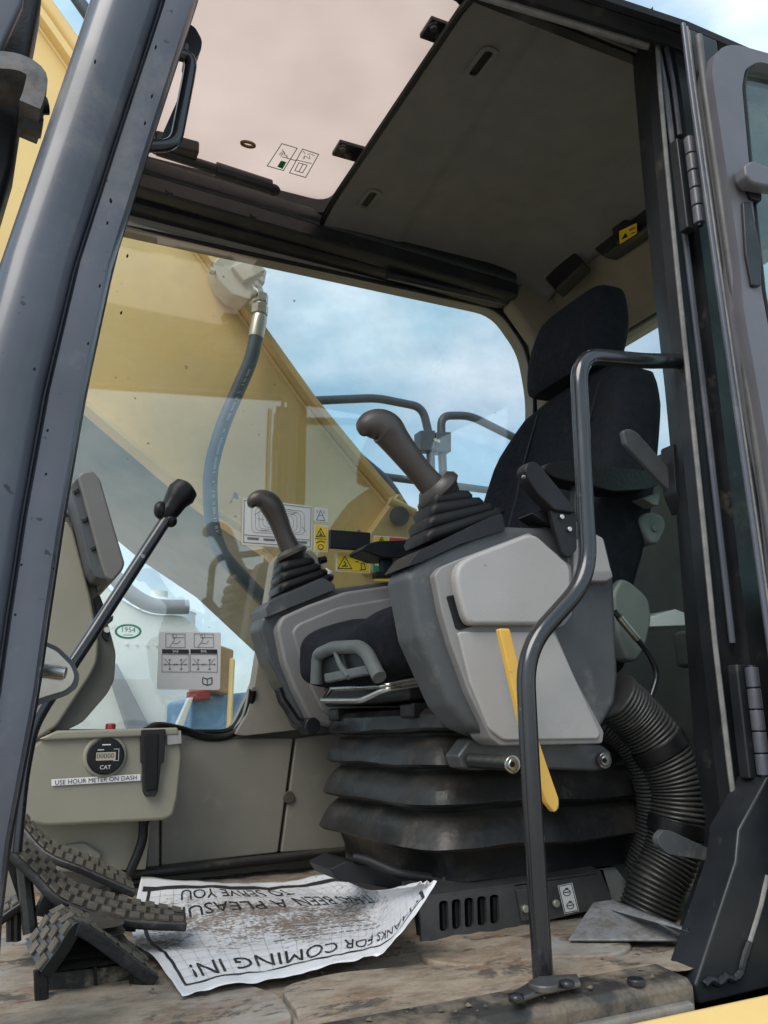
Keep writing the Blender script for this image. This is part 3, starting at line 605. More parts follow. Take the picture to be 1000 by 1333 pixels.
# ------------------------------------------------------------------ the door, swung right back along the cab side
DE = [(20, 888), (110, 899), (333, 930), (500, 954), (666, 978), (830, 1001), (1000, 1024), (1240, 1055)]
door = MB(); DYY = -.105
outer_ = [(927, 96), (929, 74), (941, 60), (960, 58), (1010, 72), (1260, 142), (1330, 1240), (1085, 1240), (1010, 640), (968, 400), (962, 330), (948, 235)]
hole_ = [(966, 112), (970, 90), (986, 80), (1016, 86), (1240, 150), (1290, 760), (1062, 760), (992, 380), (984, 300), (975, 210)]
plate_y(door, [[tuple(p) for p in rnd(outer_, 8, 4)], [tuple(p) for p in rnd(hole_, 7, 4)]], DYY, .035)
door = door.build('cab_door', M['door_paint'], cab, bevel=.009, seg=4)
gq = [at(p[0], p[1], y=DYY+.02) for p in hole_]; gx = sum(p.x for p in gq)/len(gq); gz = sum(p.z for p in gq)/len(gq)
v_, f_ = plate([[((p.x-gx)*1.01+gx, (p.z-gz)*1.01+gz) for p in gq]], .005)
MB().add([(p[0], DYY+.025-p[2], p[1]) for p in v_], f_).build('door_glass', M['glass_door'], door)
hl_ = [at(p[0], p[1], y=DYY+.012) for p in rnd(hole_, 7, 4)]
MB().tube(hl_+[hl_[0]], .006, 8).build('door_glass_gasket', M['rubber'], door)
MB().py([(970, 214), (980, 208), (1004, 218), (1030, 232), (1030, 246), (1000, 242), (980, 238), (972, 228)], DYY-.03, DYY-.005, 4).build('door_handle', M['door_paint'], door, bevel=.006, seg=3)
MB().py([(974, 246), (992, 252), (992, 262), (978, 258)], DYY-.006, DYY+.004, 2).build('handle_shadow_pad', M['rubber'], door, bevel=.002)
MB().py([(968, 262), (978, 262), (992, 330), (992, 372), (980, 372), (972, 330)], DYY-.006, DYY+.002, 3).build('pressed_panel', M['jamb'], door, bevel=.004, seg=3)
def dstrip(name, o0, o1, y, m_, th=.02, py0=28, top=0):
    rings = []
    for py in [py0]+list(range(60, 1241, 40)):
        x = stn(DE, py)[0]; g_ = 1+(py-30)/900*.15
        a = at(x+o0*g_, py+o0*top, y=y); b = at(x+o1*g_, py+o1*top, y=y); rings.append([a, b, b+Vector((0, th, 0)), a+Vector((0, th, 0))])
    return MB().loft(rings).build(name, m_, door, bevel=.003)
dstrip('door_edge_flange', 0, 5, -.085, M['pillar'], .008, 27, .45)
dstrip('door_edge_lip', 5, 8, -.083, M['seal'], .008, 30, .45)
dstrip('door_inner_skin', 8, 44, -.072, M['jamb'], .012, 33, .45)
rr_ = [at(stn(DE, py)[0]+19*(1+(py-30)/900*.15), py+9, y=-.084) for py in range(38, 1240, 20)]
MB().tube(rr_, .0068, 12).build('door_bulb_seal', M['seal_grey'], door)

# floor mats: flat moulded sheets with a cut seam between them and a raised lip
def floor_mat_piece(pts, r, z0, z1):
    q = rnd([(a, b) for a, b in pts], r, 5)
    return MB().prism([(p.x, p.y, z0) for p in q], (0, 0, z1-z0)).build('mat_sheet', M['floor'], fl, bevel=.003, seg=2)
floor_mat_piece([(-.10, -.029), (.318, -.029), (.340, .02), (.352, .10), (.33, .165), (.10, .19), (-.10, .19)], .02, -.004, .0075)
floor_mat_piece([(.324, -.029), (.765, -.029), (.775, .03), (.70, .075), (.60, .085), (.56, .125), (.44, .150), (.360, .130), (.347, .02)], .03, -.004, .0085)
floor_mat_piece([(.60, .10), (.72, .085), (.80, .045), (.86, .07), (.88, .14), (.80, .20), (.62, .215), (.565, .17)], .03, -.004, .0065)
# ================================================================== OUTSIDE
# ------------------------------------------------------------------ the boom beside the cab
boom = thing('excavator_boom', 'yellow excavator boom rising past the side window', 'boom', tuple(at(480, 760, y=1.6)))
BY0, BY1 = 1.36, 2.25
top = [(-75, -150), (20, -10), (75, 68), (160, 192), (236, 302), (320, 418), (400, 530), (470, 615), (545, 702), (600, 760)]
bot = [(600, 900), (470, 830), (352, 716), (262, 653), (105, 518), (-60, 372), (-260, 190)]
MB().py(top+bot, BY0, BY1).build('box_section', M['yellow'], boom, bevel=.006)
def flange(pts, w, dy0, dy1, name, m_):
    a = [at(p[0], p[1], y=BY0) for p in pts]; rings = []
    for i, p in enumerate(a):
        t = (a[min(i+1, len(a)-1)]-a[max(i-1, 0)]).normalized(); n_ = Vector((-t.z, 0, t.x)); n_ = n_ if n_.z > 0 else -n_
        rings.append([p+Vector((0, dy0, 0)), p+Vector((0, dy0, 0))+n_*w, p+Vector((0, dy1, 0))+n_*w, p+Vector((0, dy1, 0))])
    return MB().loft(rings).build(name, m_, boom, bevel=.003)
flange(top, .022, -.045, .93, 'top_flange', M['yellow'])
flange([(p[0], p[1]) for p in reversed(bot)], -.018, -.03, .04, 'bottom_flange', M['yellow'])
flange([(p[0], p[1]) for p in reversed(bot)], -.012, .041, .90, 'underside_sheet', M['underside'])  # separate grey-khaki sheet under the boom, duller than the yellow box
MB().tube(cat([at(p[0]+2, p[1]+5, y=BY0-.002) for p in top], 8), .006, 8).build('weld_seam', M['yellow'], boom)
MB().tube(cat([at(p[0], p[1]-4, y=BY0-.002) for p in bot], 8), .005, 8).build('weld_seam', M['yellow'], boom)
# steel pipe and hose that follow the top edge
off = [(p[0]+14, p[1]-20) for p in top[:6]]
MB().tube(cat([at(p[0], p[1], y=1.44) for p in off], 4), .026, 12).build('boom_pipe', M['yellow'], boom)
MB().tube(cat([at(p[0]+24, p[1]-32, y=1.50) for p in off[:5]], 4), .021, 12).build('boom_hose', M['hose'], boom)
# scuffed wear plate near the boom foot, pin bracket
MB().py([(478, 700), (520, 640), (536, 662), (548, 694), (530, 740), (480, 745)], 1.30, 1.36, 6).build('foot_bracket', M['yellow'], boom, bevel=.008)
MB().tube([at(520, 672, y=1.24), at(520, 672, y=1.38)], .03, 16).build('foot_pin', M['steel_dk'], boom)
MB().tube([at(507, 652, y=1.27), at(540, 668, y=1.27)], .014, 10).build('grease_line', M['yellow'], boom)
# valve block with fitting
vb = thing('valve_block', 'cream hydraulic valve block bolted on the boom edge', 'valve block', tuple(at(312, 360, y=1.28)))
def quadprism(pts, y0, y1, name, m_, par, bev=.004): return MB().py(pts, y0, y1).build(name, m_, par, bevel=bev)
quadprism([(277, 342), (296, 322), (331, 336), (348, 352), (345, 368), (327, 391), (303, 384), (285, 364)], 1.27, 1.35, 'body', M['blockp'], vb, .006)
quadprism([(302, 346), (330, 335), (346, 352), (318, 366)], 1.252, 1.275, 'cover', M['blockp'], vb, .004)
MB().tube([at(296, 328, y=1.30), at(310, 318, y=1.33)], .022, 14).build('cap', M['blockp'], vb)
for px, py in [(321, 333), (328, 341)]:
    MB().cyl(at(px, py, y=1.268), (0, 1, 0), .006, .01, 10).build('screw', M['rubber'], vb)
for px, py in [(281, 345), (279, 355)]:
    MB().tube([at(px, py, y=1.28), at(px-6, py-3, y=1.28)], .009, 8).build('plug', M['blockp'], vb)
for px, py in [(333, 372), (340, 366), (330, 383)]:
    MB().cyl(at(px, py, y=1.262), (0, 1, 0), .009, .03, 6).build('bolt', M['zinc'], vb)
hh = thing('hydraulic_hose', 'thick dark hydraulic hose with pale crimped fitting hanging beside the boom', 'hydraulic hose', tuple(at(300, 600, y=1.27)))
MB().tube([at(333, 372, y=1.27), at(340, 392, y=1.265), at(338, 412, y=1.262)], .017, 14).tube([at(340, 384, y=1.265), at(339, 394, y=1.265)], .023, 6).tube([at(339, 398, y=1.264), at(338, 409, y=1.264)], .025, 6).build('elbow_fitting', M['zinc'], hh)
MB().tube([at(338, 412, y=1.262), at(337, 418, y=1.262), at(333, 440, y=1.262)], [.022, .024, .023], 16).build('crimp_sleeve', M['zinc'], hh)
hpth = cat([at(px, py, y=yy) for px, py, yy in [(334, 436, 1.262), (326, 470, 1.26), (308, 512, 1.26), (290, 555, 1.26), (276, 605, 1.27), (274, 650, 1.29), (278, 690, 1.30), (290, 722, 1.30), (312, 748, 1.31), (352, 790, 1.33), (400, 840, 1.34)]], 6)
MB().tube(hpth, .0205, 16).build('hose', M['hose'], hh)
# print on the hose
pr = MB()
for i in range(8, len(hpth)-24, 1):
    p, q = hpth[i], hpth[i+1]; p, q = Vector(p), Vector(q)
    n_ = 3
    for k in range(n_):
        if random.random() < .3: continue
        c0_ = p.lerp(q, (k+.1)/n_); c1_ = p.lerp(q, (k+.75)/n_); o_ = Vector((.004, -.0203, -.001)); s_ = Vector((.0035, .0003, .0012))
        pr.add([c0_+o_-s_, c1_+o_-s_, c1_+o_+s_, c0_+o_+s_], [[0, 1, 2, 3]])
pr.build('hose_print', mat('pale_print', (.45, .47, .47), .6, var=.1), hh)

# ------------------------------------------------------------------ deck railing behind the window
rl = thing('deck_railing', 'dark bent tube guard railing on the deck behind the side window', 'railing', tuple(at(560, 660, y=2.3)))
RY = 2.6
def rtube(pts, name, r=.0215, y=RY, rr=.06):
    return MB().tube(rnd([at(px, py, y=y) for px, py in pts], rr, 6, False), r, 14).build(name, M['rail_out'], rl)
M['rail_out'] = mat('railing_paint', (.035, .045, .06), .4, var=.2)
rtube([(300, 500), (398, 522), (490, 518), (550, 530), (560, 572), (564, 720)], 'rail')
rtube([(584, 740), (576, 600), (574, 541), (612, 541), (700, 585), (760, 612)], 'rail')
rtube([(430, 606), (497, 620), (650, 640), (740, 655)], 'rail', .019, 2.64)
rtube([(385, 512), (450, 580), (505, 626), (545, 690)], 'rail', .021, 2.55)
for px, py in [(557, 573), (578, 575)]:
    cl = MB().py([(px-10, py-13), (px+10, py-13), (px+10, py+13), (px-10, py+13)], RY-.035, RY+.035).build('clamp', M['rail_out'], rl, bevel=.006)
    MB().cyl(at(px+(9 if px < 565 else -8), py, y=RY-.04), (0, 1, 0), .009, .02, 6).build('bolt', M['zinc'], cl)
# body deck that carries boom and railing, in machine yellow, and the flank below the sill
body = thing('excavator', 'yellow excavator lower machine under the cab and boom', 'excavator', (.8, .8, GZ+.7))
MB().box((-.3, 1.12, -.75), (3.4, 2.5, .12)).build('deck', M['yellow'], body, bevel=.02)
MB().box((-.25, -.04, -.7), (3.4, 1.10, -.07)).build('platform', M['jamb'], body, bevel=.02)
MB().prism([(-.6, -.104, -.016), (-.6, -.18, -.03), (-.6, -.22, -.09), (-.6, -.23, -.62), (-.6, -.105, -.62)], (4.2, 0, 0)).build('flank', M['yellow'], body, bevel=.012, seg=3)
MB().box((1.75, .0, -.07), (3.4, 1.10, .62)).build('engine_cover', M['yellow'], body, bevel=.03, seg=3)
for yy in (-.35, 1.75):
    tr_ = rnd([(-1.6, GZ+.1), (2.9, GZ+.1), (3.2, GZ+.42), (2.9, GZ+.72), (-1.6, GZ+.72), (-1.9, GZ+.42)], .3, 5)
    MB().prism([(a, yy, b) for a, b in tr_], (0, .6, 0)).build('track', M['steel_dk'], body, bevel=.02)

# ------------------------------------------------------------------ yard beyond
wm = thing('white_machine', 'white rounded machine hood with grey arch standing beyond the lower window', 'machine', (.9, 4.6, GZ))
WY = 4.2
MB().py([(60, 700), (118, 735), (150, 775), (195, 800), (245, 800), (285, 855), (297, 935), (305, 1150), (60, 1150)], WY, WY+1.6, 18).build('hood', M['whitepaint'], wm, bevel=.05, seg=3)
MB().tube(cat([at(px, py, y=WY-.02) for px, py in [(120, 690), (140, 735), (165, 768), (200, 788), (245, 790)]], 5), .045, 10).build('arch_trim', M['greytrim'], wm)
MB().py([(140, 870), (152, 862), (196, 948), (310, 946), (310, 985), (180, 990)], WY-.10, WY-.03).build('lower_frame', M['greytrim'], wm, bevel=.01)
for k in range(9):
    px = 165+k*13; MB().cyl(at(px, 838+k*.6, y=WY-.005), (0, 1, 0), .008, .01, 8).build('rivet', M['whitepaint'], wm)
tk = thing('blue_truck', 'blue truck with a red light band low behind the window', 'truck', tuple(at(290, 1100, y=3.4)))
MB().py([(250, 908), (330, 900), (345, 1100), (246, 1100)], 3.4, 4.05).build('cab_body', M['bluepaint'], tk, bevel=.03, seg=3)
MB().py([(246, 900), (274, 897), (275, 910), (246, 913)], 3.36, 3.42).build('light_band', M['red'], tk, bevel=.008)
MB().py([(228, 948), (246, 908), (252, 908), (238, 950)], 3.35, 3.4).build('white_post', M['whitepaint'], tk, bevel=.004)
MB().py([(302, 855), (307, 858), (302, 960), (297, 960)], 3.2, 3.25).build('yellow_post', M['yellow'], tk, bevel=.01)
MB().py([(282, 838), (305, 846), (300, 905), (280, 900)], 3.3, 3.9).build('brown_box', mat('brown_board', (.3, .2, .1), .7), tk, bevel=.01)
sl = thing('silo', 'white round silo with shallow cone roof far beyond the boom', 'silo', tuple(at(205, 940, y=22)))
c0 = at(205, 800, y=22); rr_ = 1.0
MB().loft([[Vector((c0.x+math.cos(a)*r_, c0.y+math.sin(a)*r_, z_)) for a in [k*2*math.pi/40 for k in range(40)]] for r_, z_ in [(rr_, GZ), (rr_, c0.z), (rr_*1.02, c0.z+.02), (.25, c0.z+.45), (.25, c0.z+.62)]]).build('shell', M['whitepaint'], sl)
# rear-view mirror on its strap bracket, ahead of the front pillar
mr = thing('side_mirror', 'black mirror housing on a rusty strap bracket ahead of the front pillar', 'mirror', tuple(at(10, 200, y=.02)))
MB().py([(-120, -90), (62, -90), (54, 0), (36, 95), (18, 215), (-10, 310), (-120, 330)], .10, .16).build('housing', M['rubber'], mr, bevel=.01)
MB().py([(-70, -60), (34, -30), (30, 5), (0, 68), (-60, 110)], .04, .06).build('mirror_edge', M['pillar'], mr, bevel=.006)
sp = [at(px, py, y=.03) for px, py in [(-70, 92), (-10, 92), (25, 96), (46, 110), (44, 132), (38, 150)]]
rings = []
for i, p in enumerate(cat(sp, 4)):
    p = Vector(p); cs = cat(sp, 4); t_ = (Vector(cs[min(i+1, len(cs)-1)])-Vector(cs[max(i-1, 0)])).normalized(); n_ = Vector((-t_.z, 0, t_.x)); rings.append([p+Vector((0, -.02, 0))+n_*.012, p+Vector((0, .05, 0))+n_*.012, p+Vector((0, .05, 0))-n_*.012, p+Vector((0, -.02, 0))-n_*.012])
MB().loft(rings).build('strap', mat('rusty_strap', (.12, .12, .12), .5, .4, var=.5, vscale=40, dust=(.25, .13, .07), dustamt=.25, dustscale=30), mr, bevel=.002)
MB().tube([at(36, 138, y=.05), at(62, 138, y=.05)], .011, 10).tube([at(30, 160, y=.05), at(55, 168, y=.05)], .012, 6).build('clamp_bolt', M['black'], mr)
# ================================================================== INSIDE: seat, consoles
def V(*a): return Vector(a)
def rrect_ring(cx, cy, z, hx, hy, r, n=5, tilt=None):
    pts = rnd([(cx-hx, cy-hy), (cx+hx, cy-hy), (cx+hx, cy+hy), (cx-hx, cy+hy)], r, n)
    return [Vector((p.x, p.y, z+(tilt(p.x, p.y) if tilt else 0))) for p in pts]
# ------------------------------------------------------------------ seat
seat = thing('operator_seat', 'black fabric operator seat on a ribbed suspension between two consoles', 'seat', (.78, .52, .0))
# cushion: rounded slab with side bolsters, thicker at the front
def cushion(u, v):
    a = 2*math.pi*v                         # section round the cushion, u along y
    y = .30+.415*u
    e = 1-abs(2*u-1)**6*.10
    cx, cz, hx, hz = .845, .446, .272*e, .066*e
    n_ = .42
    c_, s_ = math.cos(a), math.sin(a)
    x = cx+hx*math.copysign(abs(c_)**n_, c_); z = cz+hz*math.copysign(abs(s_)**n_, s_)
    if s_ > 0:
        z += .018*math.exp(-((u-.12)/.13)**2)+.018*math.exp(-((u-.88)/.13)**2)
        z += .02*max(0, (x-.75)/.3)
    z += .02*max(0, (.70-x)/.1)*(-1 if s_ > 0 else .0)
    return Vector((x, y, z))
mb = MB(); NU, NV = 26, 44
mb.loft([[cushion(i/NU, j/NV) for j in range(NV)] for i in range(NU+1)]).build('cushion', M['fabric'], seat, ang=80, bevel=.03, seg=4)
MB().box((.64, .32, .350), (1.05, .70, .392)).build('seat_pan', M['charcoal'], seat, bevel=.008)
# backrest, leaning back, lofted bottom to top, with a wing on either side
def back_ring(t):
    z = .44+t*.655; xc = 1.03+.22*t; half = .225+.025*math.sin(min(1, t*1.2)*math.pi)-.085*max(0, (t-.74)/.26)**2-.02*max(0,(.3-t)/.3)
    dep = .075-.02*t; e = (1-max(0, (t-.9)/.1)**2*.55); n_ = 40; o = []
    for k in range(n_):
        a = 2*math.pi*k/n_; c_, s_ = math.cos(a), math.sin(a)
        yy = .51+half*e*math.copysign(abs(s_)**.5, s_); xx = xc+dep*e*math.copysign(abs(c_)**.6, c_)
        if c_ < 0: xx -= .055*(max(0, abs(yy-.51)-half*.45)/(half*.55))**1.5*(1-max(0, t-.75)/.25*.8)   # bolsters
        o.append(Vector((xx, yy, z)))
    return o
bk = MB().loft([back_ring(t) for t in [k/22 for k in range(23)]]).build('backrest', M['fabric'], seat, ang=70)
# seams on the backrest front
for sy in (-.115, .115):
    pth = []
    for k in range(16):
        t = .12+.78*k/15; rg = back_ring(t); fr_ = [p for p in rg if p.x < 1.03+.22*t]; p = min(fr_, key=lambda q: abs(q.y-.51-sy)); pth.append(Vector((p.x-.001, .51+sy, p.z)))
    MB().tube(cat(pth, 3), .0028, 6).build('seam', M['rubber'], bk)
# headrest
def head_ring(t):
    z = 1.085+t*.205; xc = 1.205+.045*t; hy = .148+.012*math.sin(t*math.pi)-.022*t; dx = .042+.014*math.sin(t*math.pi)
    e = 1-.16*max(0, (abs(2*t-1)-.80)/.20)**2; o = []
    for k in range(36):
        a = 2*math.pi*k/36; c_, s_ = math.cos(a), math.sin(a)
        o.append(Vector((xc+dx*e*math.copysign(abs(c_)**.6, c_)+.03*(s_)*0, .532+hy*e*math.copysign(abs(s_)**.36, s_), z)))
    return o
MB().loft([head_ring(t) for t in [0, .02, .06, .12, .2, .3, .4, .5, .6, .7, .8, .88, .94, .98, 1]]).build('headrest', M['fabric'], seat, ang=80, bevel=.012, seg=3)
# grey handle frame across the cushion front and wire adjuster below it
XF = .556
def fx(px, py, dx=0): return at(px, py, x=XF+dx)
hfo = MB().tube(rnd([fx(412, 890), fx(414, 852), fx(434, 843), fx(468, 842), fx(478, 850), fx(494, 882)], .012, 4, False), .0115, 12).build('adjuster_frame', M['adj_grey'], seat)
MB().tube(rnd([fx(437, 846, -.004), fx(443, 866, -.002), fx(455, 881, -.002)], .02, 5, False), .0055, 10).build('adjuster_rib', M['adj_grey'], seat)
MB().prism([fx(421, 877, -.004), fx(474, 866, -.004), fx(478, 878, -.004), fx(423, 889, -.004)], (.012, 0, 0)).build('adjuster_lip', M['adj_grey'], seat, bevel=.003)
MB().prism([fx(418, 852, .006), fx(468, 846, .006), fx(482, 878, .006), fx(420, 888, .006)], (.01, 0, 0)).build('adjuster_recess', M['rubber'], seat)
MB().tube(rnd([at(545, 884, x=.66), at(500, 893, x=.60), at(430, 897, x=.60), at(419, 912, x=.565), at(470, 912, x=.565), at(500, 898, x=.58), at(560, 888, x=.66)], .012, 5, False), .0048, 10).build('slide_handle', M['steel'], seat)
MB().box((.65, .32, .322), (1.05, .37, .346)).build('slide_rail', M['charcoal'], seat, bevel=.004)
MB().box((.65, .65, .322), (1.05, .70, .346)).build('slide_rail', M['charcoal'], seat, bevel=.004)
# suspension bellows: deep rubber pleats
levels = [(.340, -.012), (.336, .012), (.326, .022), (.304, .026), (.2995, .022), (.2965, .006), (.291, .003), (.281, .016), (.266, .026), (.248, .031), (.2435, .027), (.2405, .008), (.234, .005), (.222, .020), (.206, .032), (.187, .038), (.1825, .034), (.1795, .012), (.173, .009), (.160, .026), (.144, .036), (.123, .044), (.1185, .040), (.1155, .014), (.104, .006), (.086, .0), (.070, .0)]
bcx, bcy = .885, .515
def resample(pts, n):
    pts = pts+[pts[0]]; L = [0]
    for a, b in zip(pts, pts[1:]): L.append(L[-1]+(b-a).length)
    o = []; i = 0
    for k in range(n):
        s_ = L[-1]*k/n
        while L[i+1] < s_: i += 1
        o.append(pts[i].lerp(pts[i+1], (s_-L[i])/max(1e-9, L[i+1]-L[i])))
    return o
rings = []
for i, (z_, e) in enumerate(levels):
    rg = resample(rrect_ring(bcx, bcy, z_, .205+e, .225+e*.9, .07+e*.4, 7), 150); o_ = []
    am = 1 if .09 < z_ < .325 else .2
    for p in rg:
        n1_ = noise.noise(Vector((p.x*9, p.y*9, i*.22))); n2_ = noise.noise(Vector((p.x*26, p.y*26, i*.55)))
        d = Vector((p.x-bcx, p.y-bcy, 0)).normalized()
        o_.append(p+d*(.0035*n1_+.0022*n2_)*am+Vector((0, 0, (.005*noise.noise(Vector((p.x*7, p.y*7, 5+i*.1)))+.0012*n2_)*am)))
    rings.append(o_)
be = MB().loft(rings).build('suspension_bellows', M['rubber_dusty'], seat, ang=28)
# moulded top of the bellows: cover ribs and catch
for k, (x0, x1) in enumerate([(.69, .74), (.75, .81), (.82, .89)]):
    MB().prism([(x0, .285, .300), (x1, .285, .303), (x1-.008, .27, .328), (x0+.012, .27, .326)], (0, .06, 0)).build('bellows_lug', M['rubber_dusty'], seat, bevel=.008, seg=3)
MB().box((.69, .31, .0), (1.08, .72, .085)).build('seat_base', M['steel_dk'], seat, bevel=.01)
MB().tube(rnd([at(462, 1116, y=.36), at(480, 1120, y=.34), at(520, 1138, y=.30), at(560, 1143, y=.30)], .02, 5, False), .007, 10).build('base_handle', M['charcoal'], seat)
# toothed plate left of the base
tp = [(435, 1126), (452, 1112), (560, 1136), (548, 1152), (480, 1154)]
MB().py([(430, 1131), (452, 1120), (545, 1142), (545, 1162), (440, 1146)], .36, .46).build('base_bracket', M['charcoal'], seat, bevel=.003)
# side knobs, pale side cover, belt bar
kn = rnd([(832, 672), (848, 665), (866, 672), (868, 688), (858, 708), (848, 708), (838, 692)], 8, 4)
ko = MB().py([tuple(p) for p in kn], .255, .29).build('lumbar_knob', M['knob'], seat, bevel=.006, seg=3)
MB().cyl(at(852, 687, y=.254), (0, 1, 0), .008, .006, 16).build('knob_boss', M['knob'], ko, bevel=.002)
MB().py([tuple(p) for p in rnd([(798, 772), (810, 752), (822, 757), (846, 778), (850, 806), (842, 842), (830, 862), (818, 860), (806, 830)], 10, 4)], .262, .30).build('side_cover', M['knob'], seat, bevel=.008, seg=3)
sb = MB().tube(rnd([at(800, 796, y=.235), at(808, 806, y=.235), at(846, 852, y=.235), at(857, 878, y=.235), at(846, 912, y=.235), at(832, 916, y=.235)], .02, 5, False), .0055, 10).build('recline_lever', M['rail'], seat)
MB().tube([at(806, 803, y=.235), at(830, 832, y=.235)], .0072, 10).build('worn_sleeve', M['steel'], seat)
# armrest on its post (near side) and on the far side
def armrest(pix, y0, y1, post, r=6):
    a = MB().py(pix, y0, y1, r).build('armrest', M['vinyl'], seat, bevel=.012, seg=3)
    MB().py(post, y0+.025, y1-.035).build('armrest_post', M['charcoal'], seat, bevel=.004)
armrest([(706, 610), (714, 602), (736, 600), (852, 614), (862, 620), (860, 630), (846, 637), (800, 640), (722, 622)], .205, .25, [(742, 625), (762, 628), (762, 690), (742, 690)])
armrest([(470, 716), (478, 708), (492, 704), (560, 702), (600, 705), (600, 722), (560, 727), (498, 726)], .74, .82, [(497, 722), (512, 722), (512, 752), (497, 752)])
MB().py([(835, 648), (860, 640), (858, 658), (852, 658)], .22, .25).build('armrest_bracket', M['knob'], seat, bevel=.003)

# ------------------------------------------------------------------ boots and joysticks, shared by both consoles
def joystick(par, pts, radii, y, boot, yb, flange_i, name='joystick', gm='grip', flat=.86):
    """grip lofted along a bent path, flange, pleated boot"""
    k = pxm(y)
    P = [tuple(at(px, py, y=y))+(r_*k,) for (px, py), r_ in zip(pts, radii)]
    P = cat(P, 5)
    g_ = MB().tube([p[:3] for p in P], [p[3] for p in P], 20, squash=flat).build('joystick_grip', M[gm], par)
    fl0 = at(*flange_i[0], y=y); fl1 = at(*flange_i[1], y=y); ax = (fl1-fl0); fr_ = flange_i[2]*k
    MB().tube([fl0, fl0+ax*.25, fl0+ax*.45, fl0+ax*.6, fl1], [fr_*.75, fr_, fr_*1.02, fr_*.82, fr_*.62], 22).build('grip_flange', M[gm], g_)
    (bx0, by0, bx1, by1), (tx, ty), tr, npl, yh = boot    # base line left/right, top centre, top radius px
    A, B = at(bx0, by0, y=yb), at(bx1, by1, y=yb); T = at(tx, ty, y=yb)
    e1 = (B-A)/2; c0_ = (A+B)/2; rings = []; L = e1.length; e1n = e1.normalized()
    upv = (T-c0_)
    nst = npl*6
    for i in range(nst+1):
        t = i/nst; hx = L*(1-t)+tr*k*t; hy = yh*(1-t)+tr*k*t
        ph = (t*npl) % 1
        w_ = .010*(1-.45*t)*(1-abs(2*ph-1)**1.0*1.0) if i < nst else 0
        w_ = .0135*(1-.4*t)*(math.sin(ph*math.pi)**2)
        sag = -.006*math.sin(ph*2*math.pi)
        cc_ = c0_+upv*t
        ring = rnd([(-hx-w_, -hy-w_), (hx+w_, -hy-w_), (hx+w_, hy+w_), (-hx-w_, hy+w_)], min(hx, hy)*.55, 4)
        tl = e1n*(1-t)+Vector((1, 0, 0))*t*1; tl = e1n.lerp((e1n+Vector((0,0,-.25))).normalized(), t)
        rings.append([cc_+tl*p.x+Vector((0, 1, 0))*p.y+Vector((0, 0, sag)) for p in ring])
    MB().loft(rings).build('boot', M['rubber'], g_, ang=50)
    return g_

# ------------------------------------------------------------------ near console
nc = thing('control_console', 'large near control console with light grey lid beside the door', 'control console', tuple(at(680, 970, y=.16)), 'control consoles beside the seat')
Y0 = .10
MB().py([(530, 750), (536, 737), (560, 722), (650, 684), (700, 686), (752, 676), (790, 700), (801, 752), (807, 880), (803, 915), (786, 945), (770, 962), (655, 966), (612, 948), (585, 918), (545, 830)], Y0+.012, Y0+.085, 5).build('shell', M['grey_dk'], nc, bevel=.018, seg=4)
lc = MB().py([(566, 748), (574, 738), (600, 727), (690, 693), (745, 736), (746, 800), (735, 815), (722, 818), (748, 880), (772, 925), (787, 953), (785, 968), (652, 971), (640, 962), (612, 905), (588, 840), (575, 795)], Y0-.004, Y0+.05, 4).build('side_panel', M['grey_md'], nc, bevel=.008, seg=3)
MB().py([(594, 750), (598, 734), (612, 724), (688, 695), (700, 697), (744, 737), (745, 800), (728, 813), (612, 813), (606, 803), (598, 775)], Y0-.022, Y0+.0, 9).build('lid', M['grey_lt'], nc, bevel=.010, seg=4)
MB().py([(596, 822), (668, 822), (722, 822), (782, 954), (780, 962), (656, 964), (638, 950), (613, 890)], Y0-.009, Y0+.0, 6).build('lower_panel', M['grey_lt'], nc, bevel=.005, seg=3)
MB().py([(582, 776), (594, 774), (606, 806), (618, 814), (600, 820), (594, 818)], Y0-.0065, Y0+.01, 2).build('slot', M['rubber'], nc)
MB().py([(746, 704), (775, 695), (786, 700), (799, 752), (790, 757), (748, 757)], Y0-.004, Y0+.08, 4).build('end_cap', M['grey_lt'], nc, bevel=.006, seg=3)
MB().py([(748, 744), (797, 742), (799, 752), (790, 757), (748, 757)], Y0-.008, Y0+.08).build('end_cap_band', M['grey_md'], nc, bevel=.003)
MB().py([(540, 724), (548, 716), (640, 672), (654, 668), (658, 690), (600, 708), (548, 732), (530, 738)], Y0+.006, Y0+.085, 3).build('boot_collar', M['charcoal'], nc, bevel=.005, seg=3)
MB().py([(660, 690), (700, 682), (728, 700), (742, 736), (728, 732), (690, 700)], Y0+.02, Y0+.12).build('lever_well', M['rubber'], nc, bevel=.003)
joystick(nc, [(472, 566), (476, 558), (488, 553), (502, 558), (514, 573), (532, 596), (550, 618), (566, 636)], [4, 14, 19, 22, 19.5, 17, 16, 18], .155, ((545, 712, 640, 676), (577, 646), 17, 4, .030), .155, ((563, 629), (584, 652), 29))
# lever with bolts
ll = MB().py([(683, 611), (687, 602), (696, 600), (706, 608), (748, 660), (750, 668), (722, 664), (700, 642), (690, 626)], .075, .10, 4).build('lever_arm', M['charcoal'], nc, bevel=.006, seg=3)
MB().py([(716, 660), (750, 664), (752, 715), (742, 727), (733, 722), (724, 692)], .082, .094, 4).build('lever_bracket', M['charcoal'], ll, bevel=.003)
for px, py in [(731, 673), (741, 689)]:
    MB().cyl(at(px, py, y=.080), (0, 1, 0), .0042, .006, 12).build('bolt', M['steel'], ll, bevel=.001)
MB().py([(692, 668), (712, 661), (722, 668), (728, 686), (710, 680)], .10, .14, 3).build('lever_switch', M['charcoal'], nc, bevel=.004)
MB().ball(at(684, 620, y=.085), .005, .008, .005).build('lever_button', M['steel'], ll)
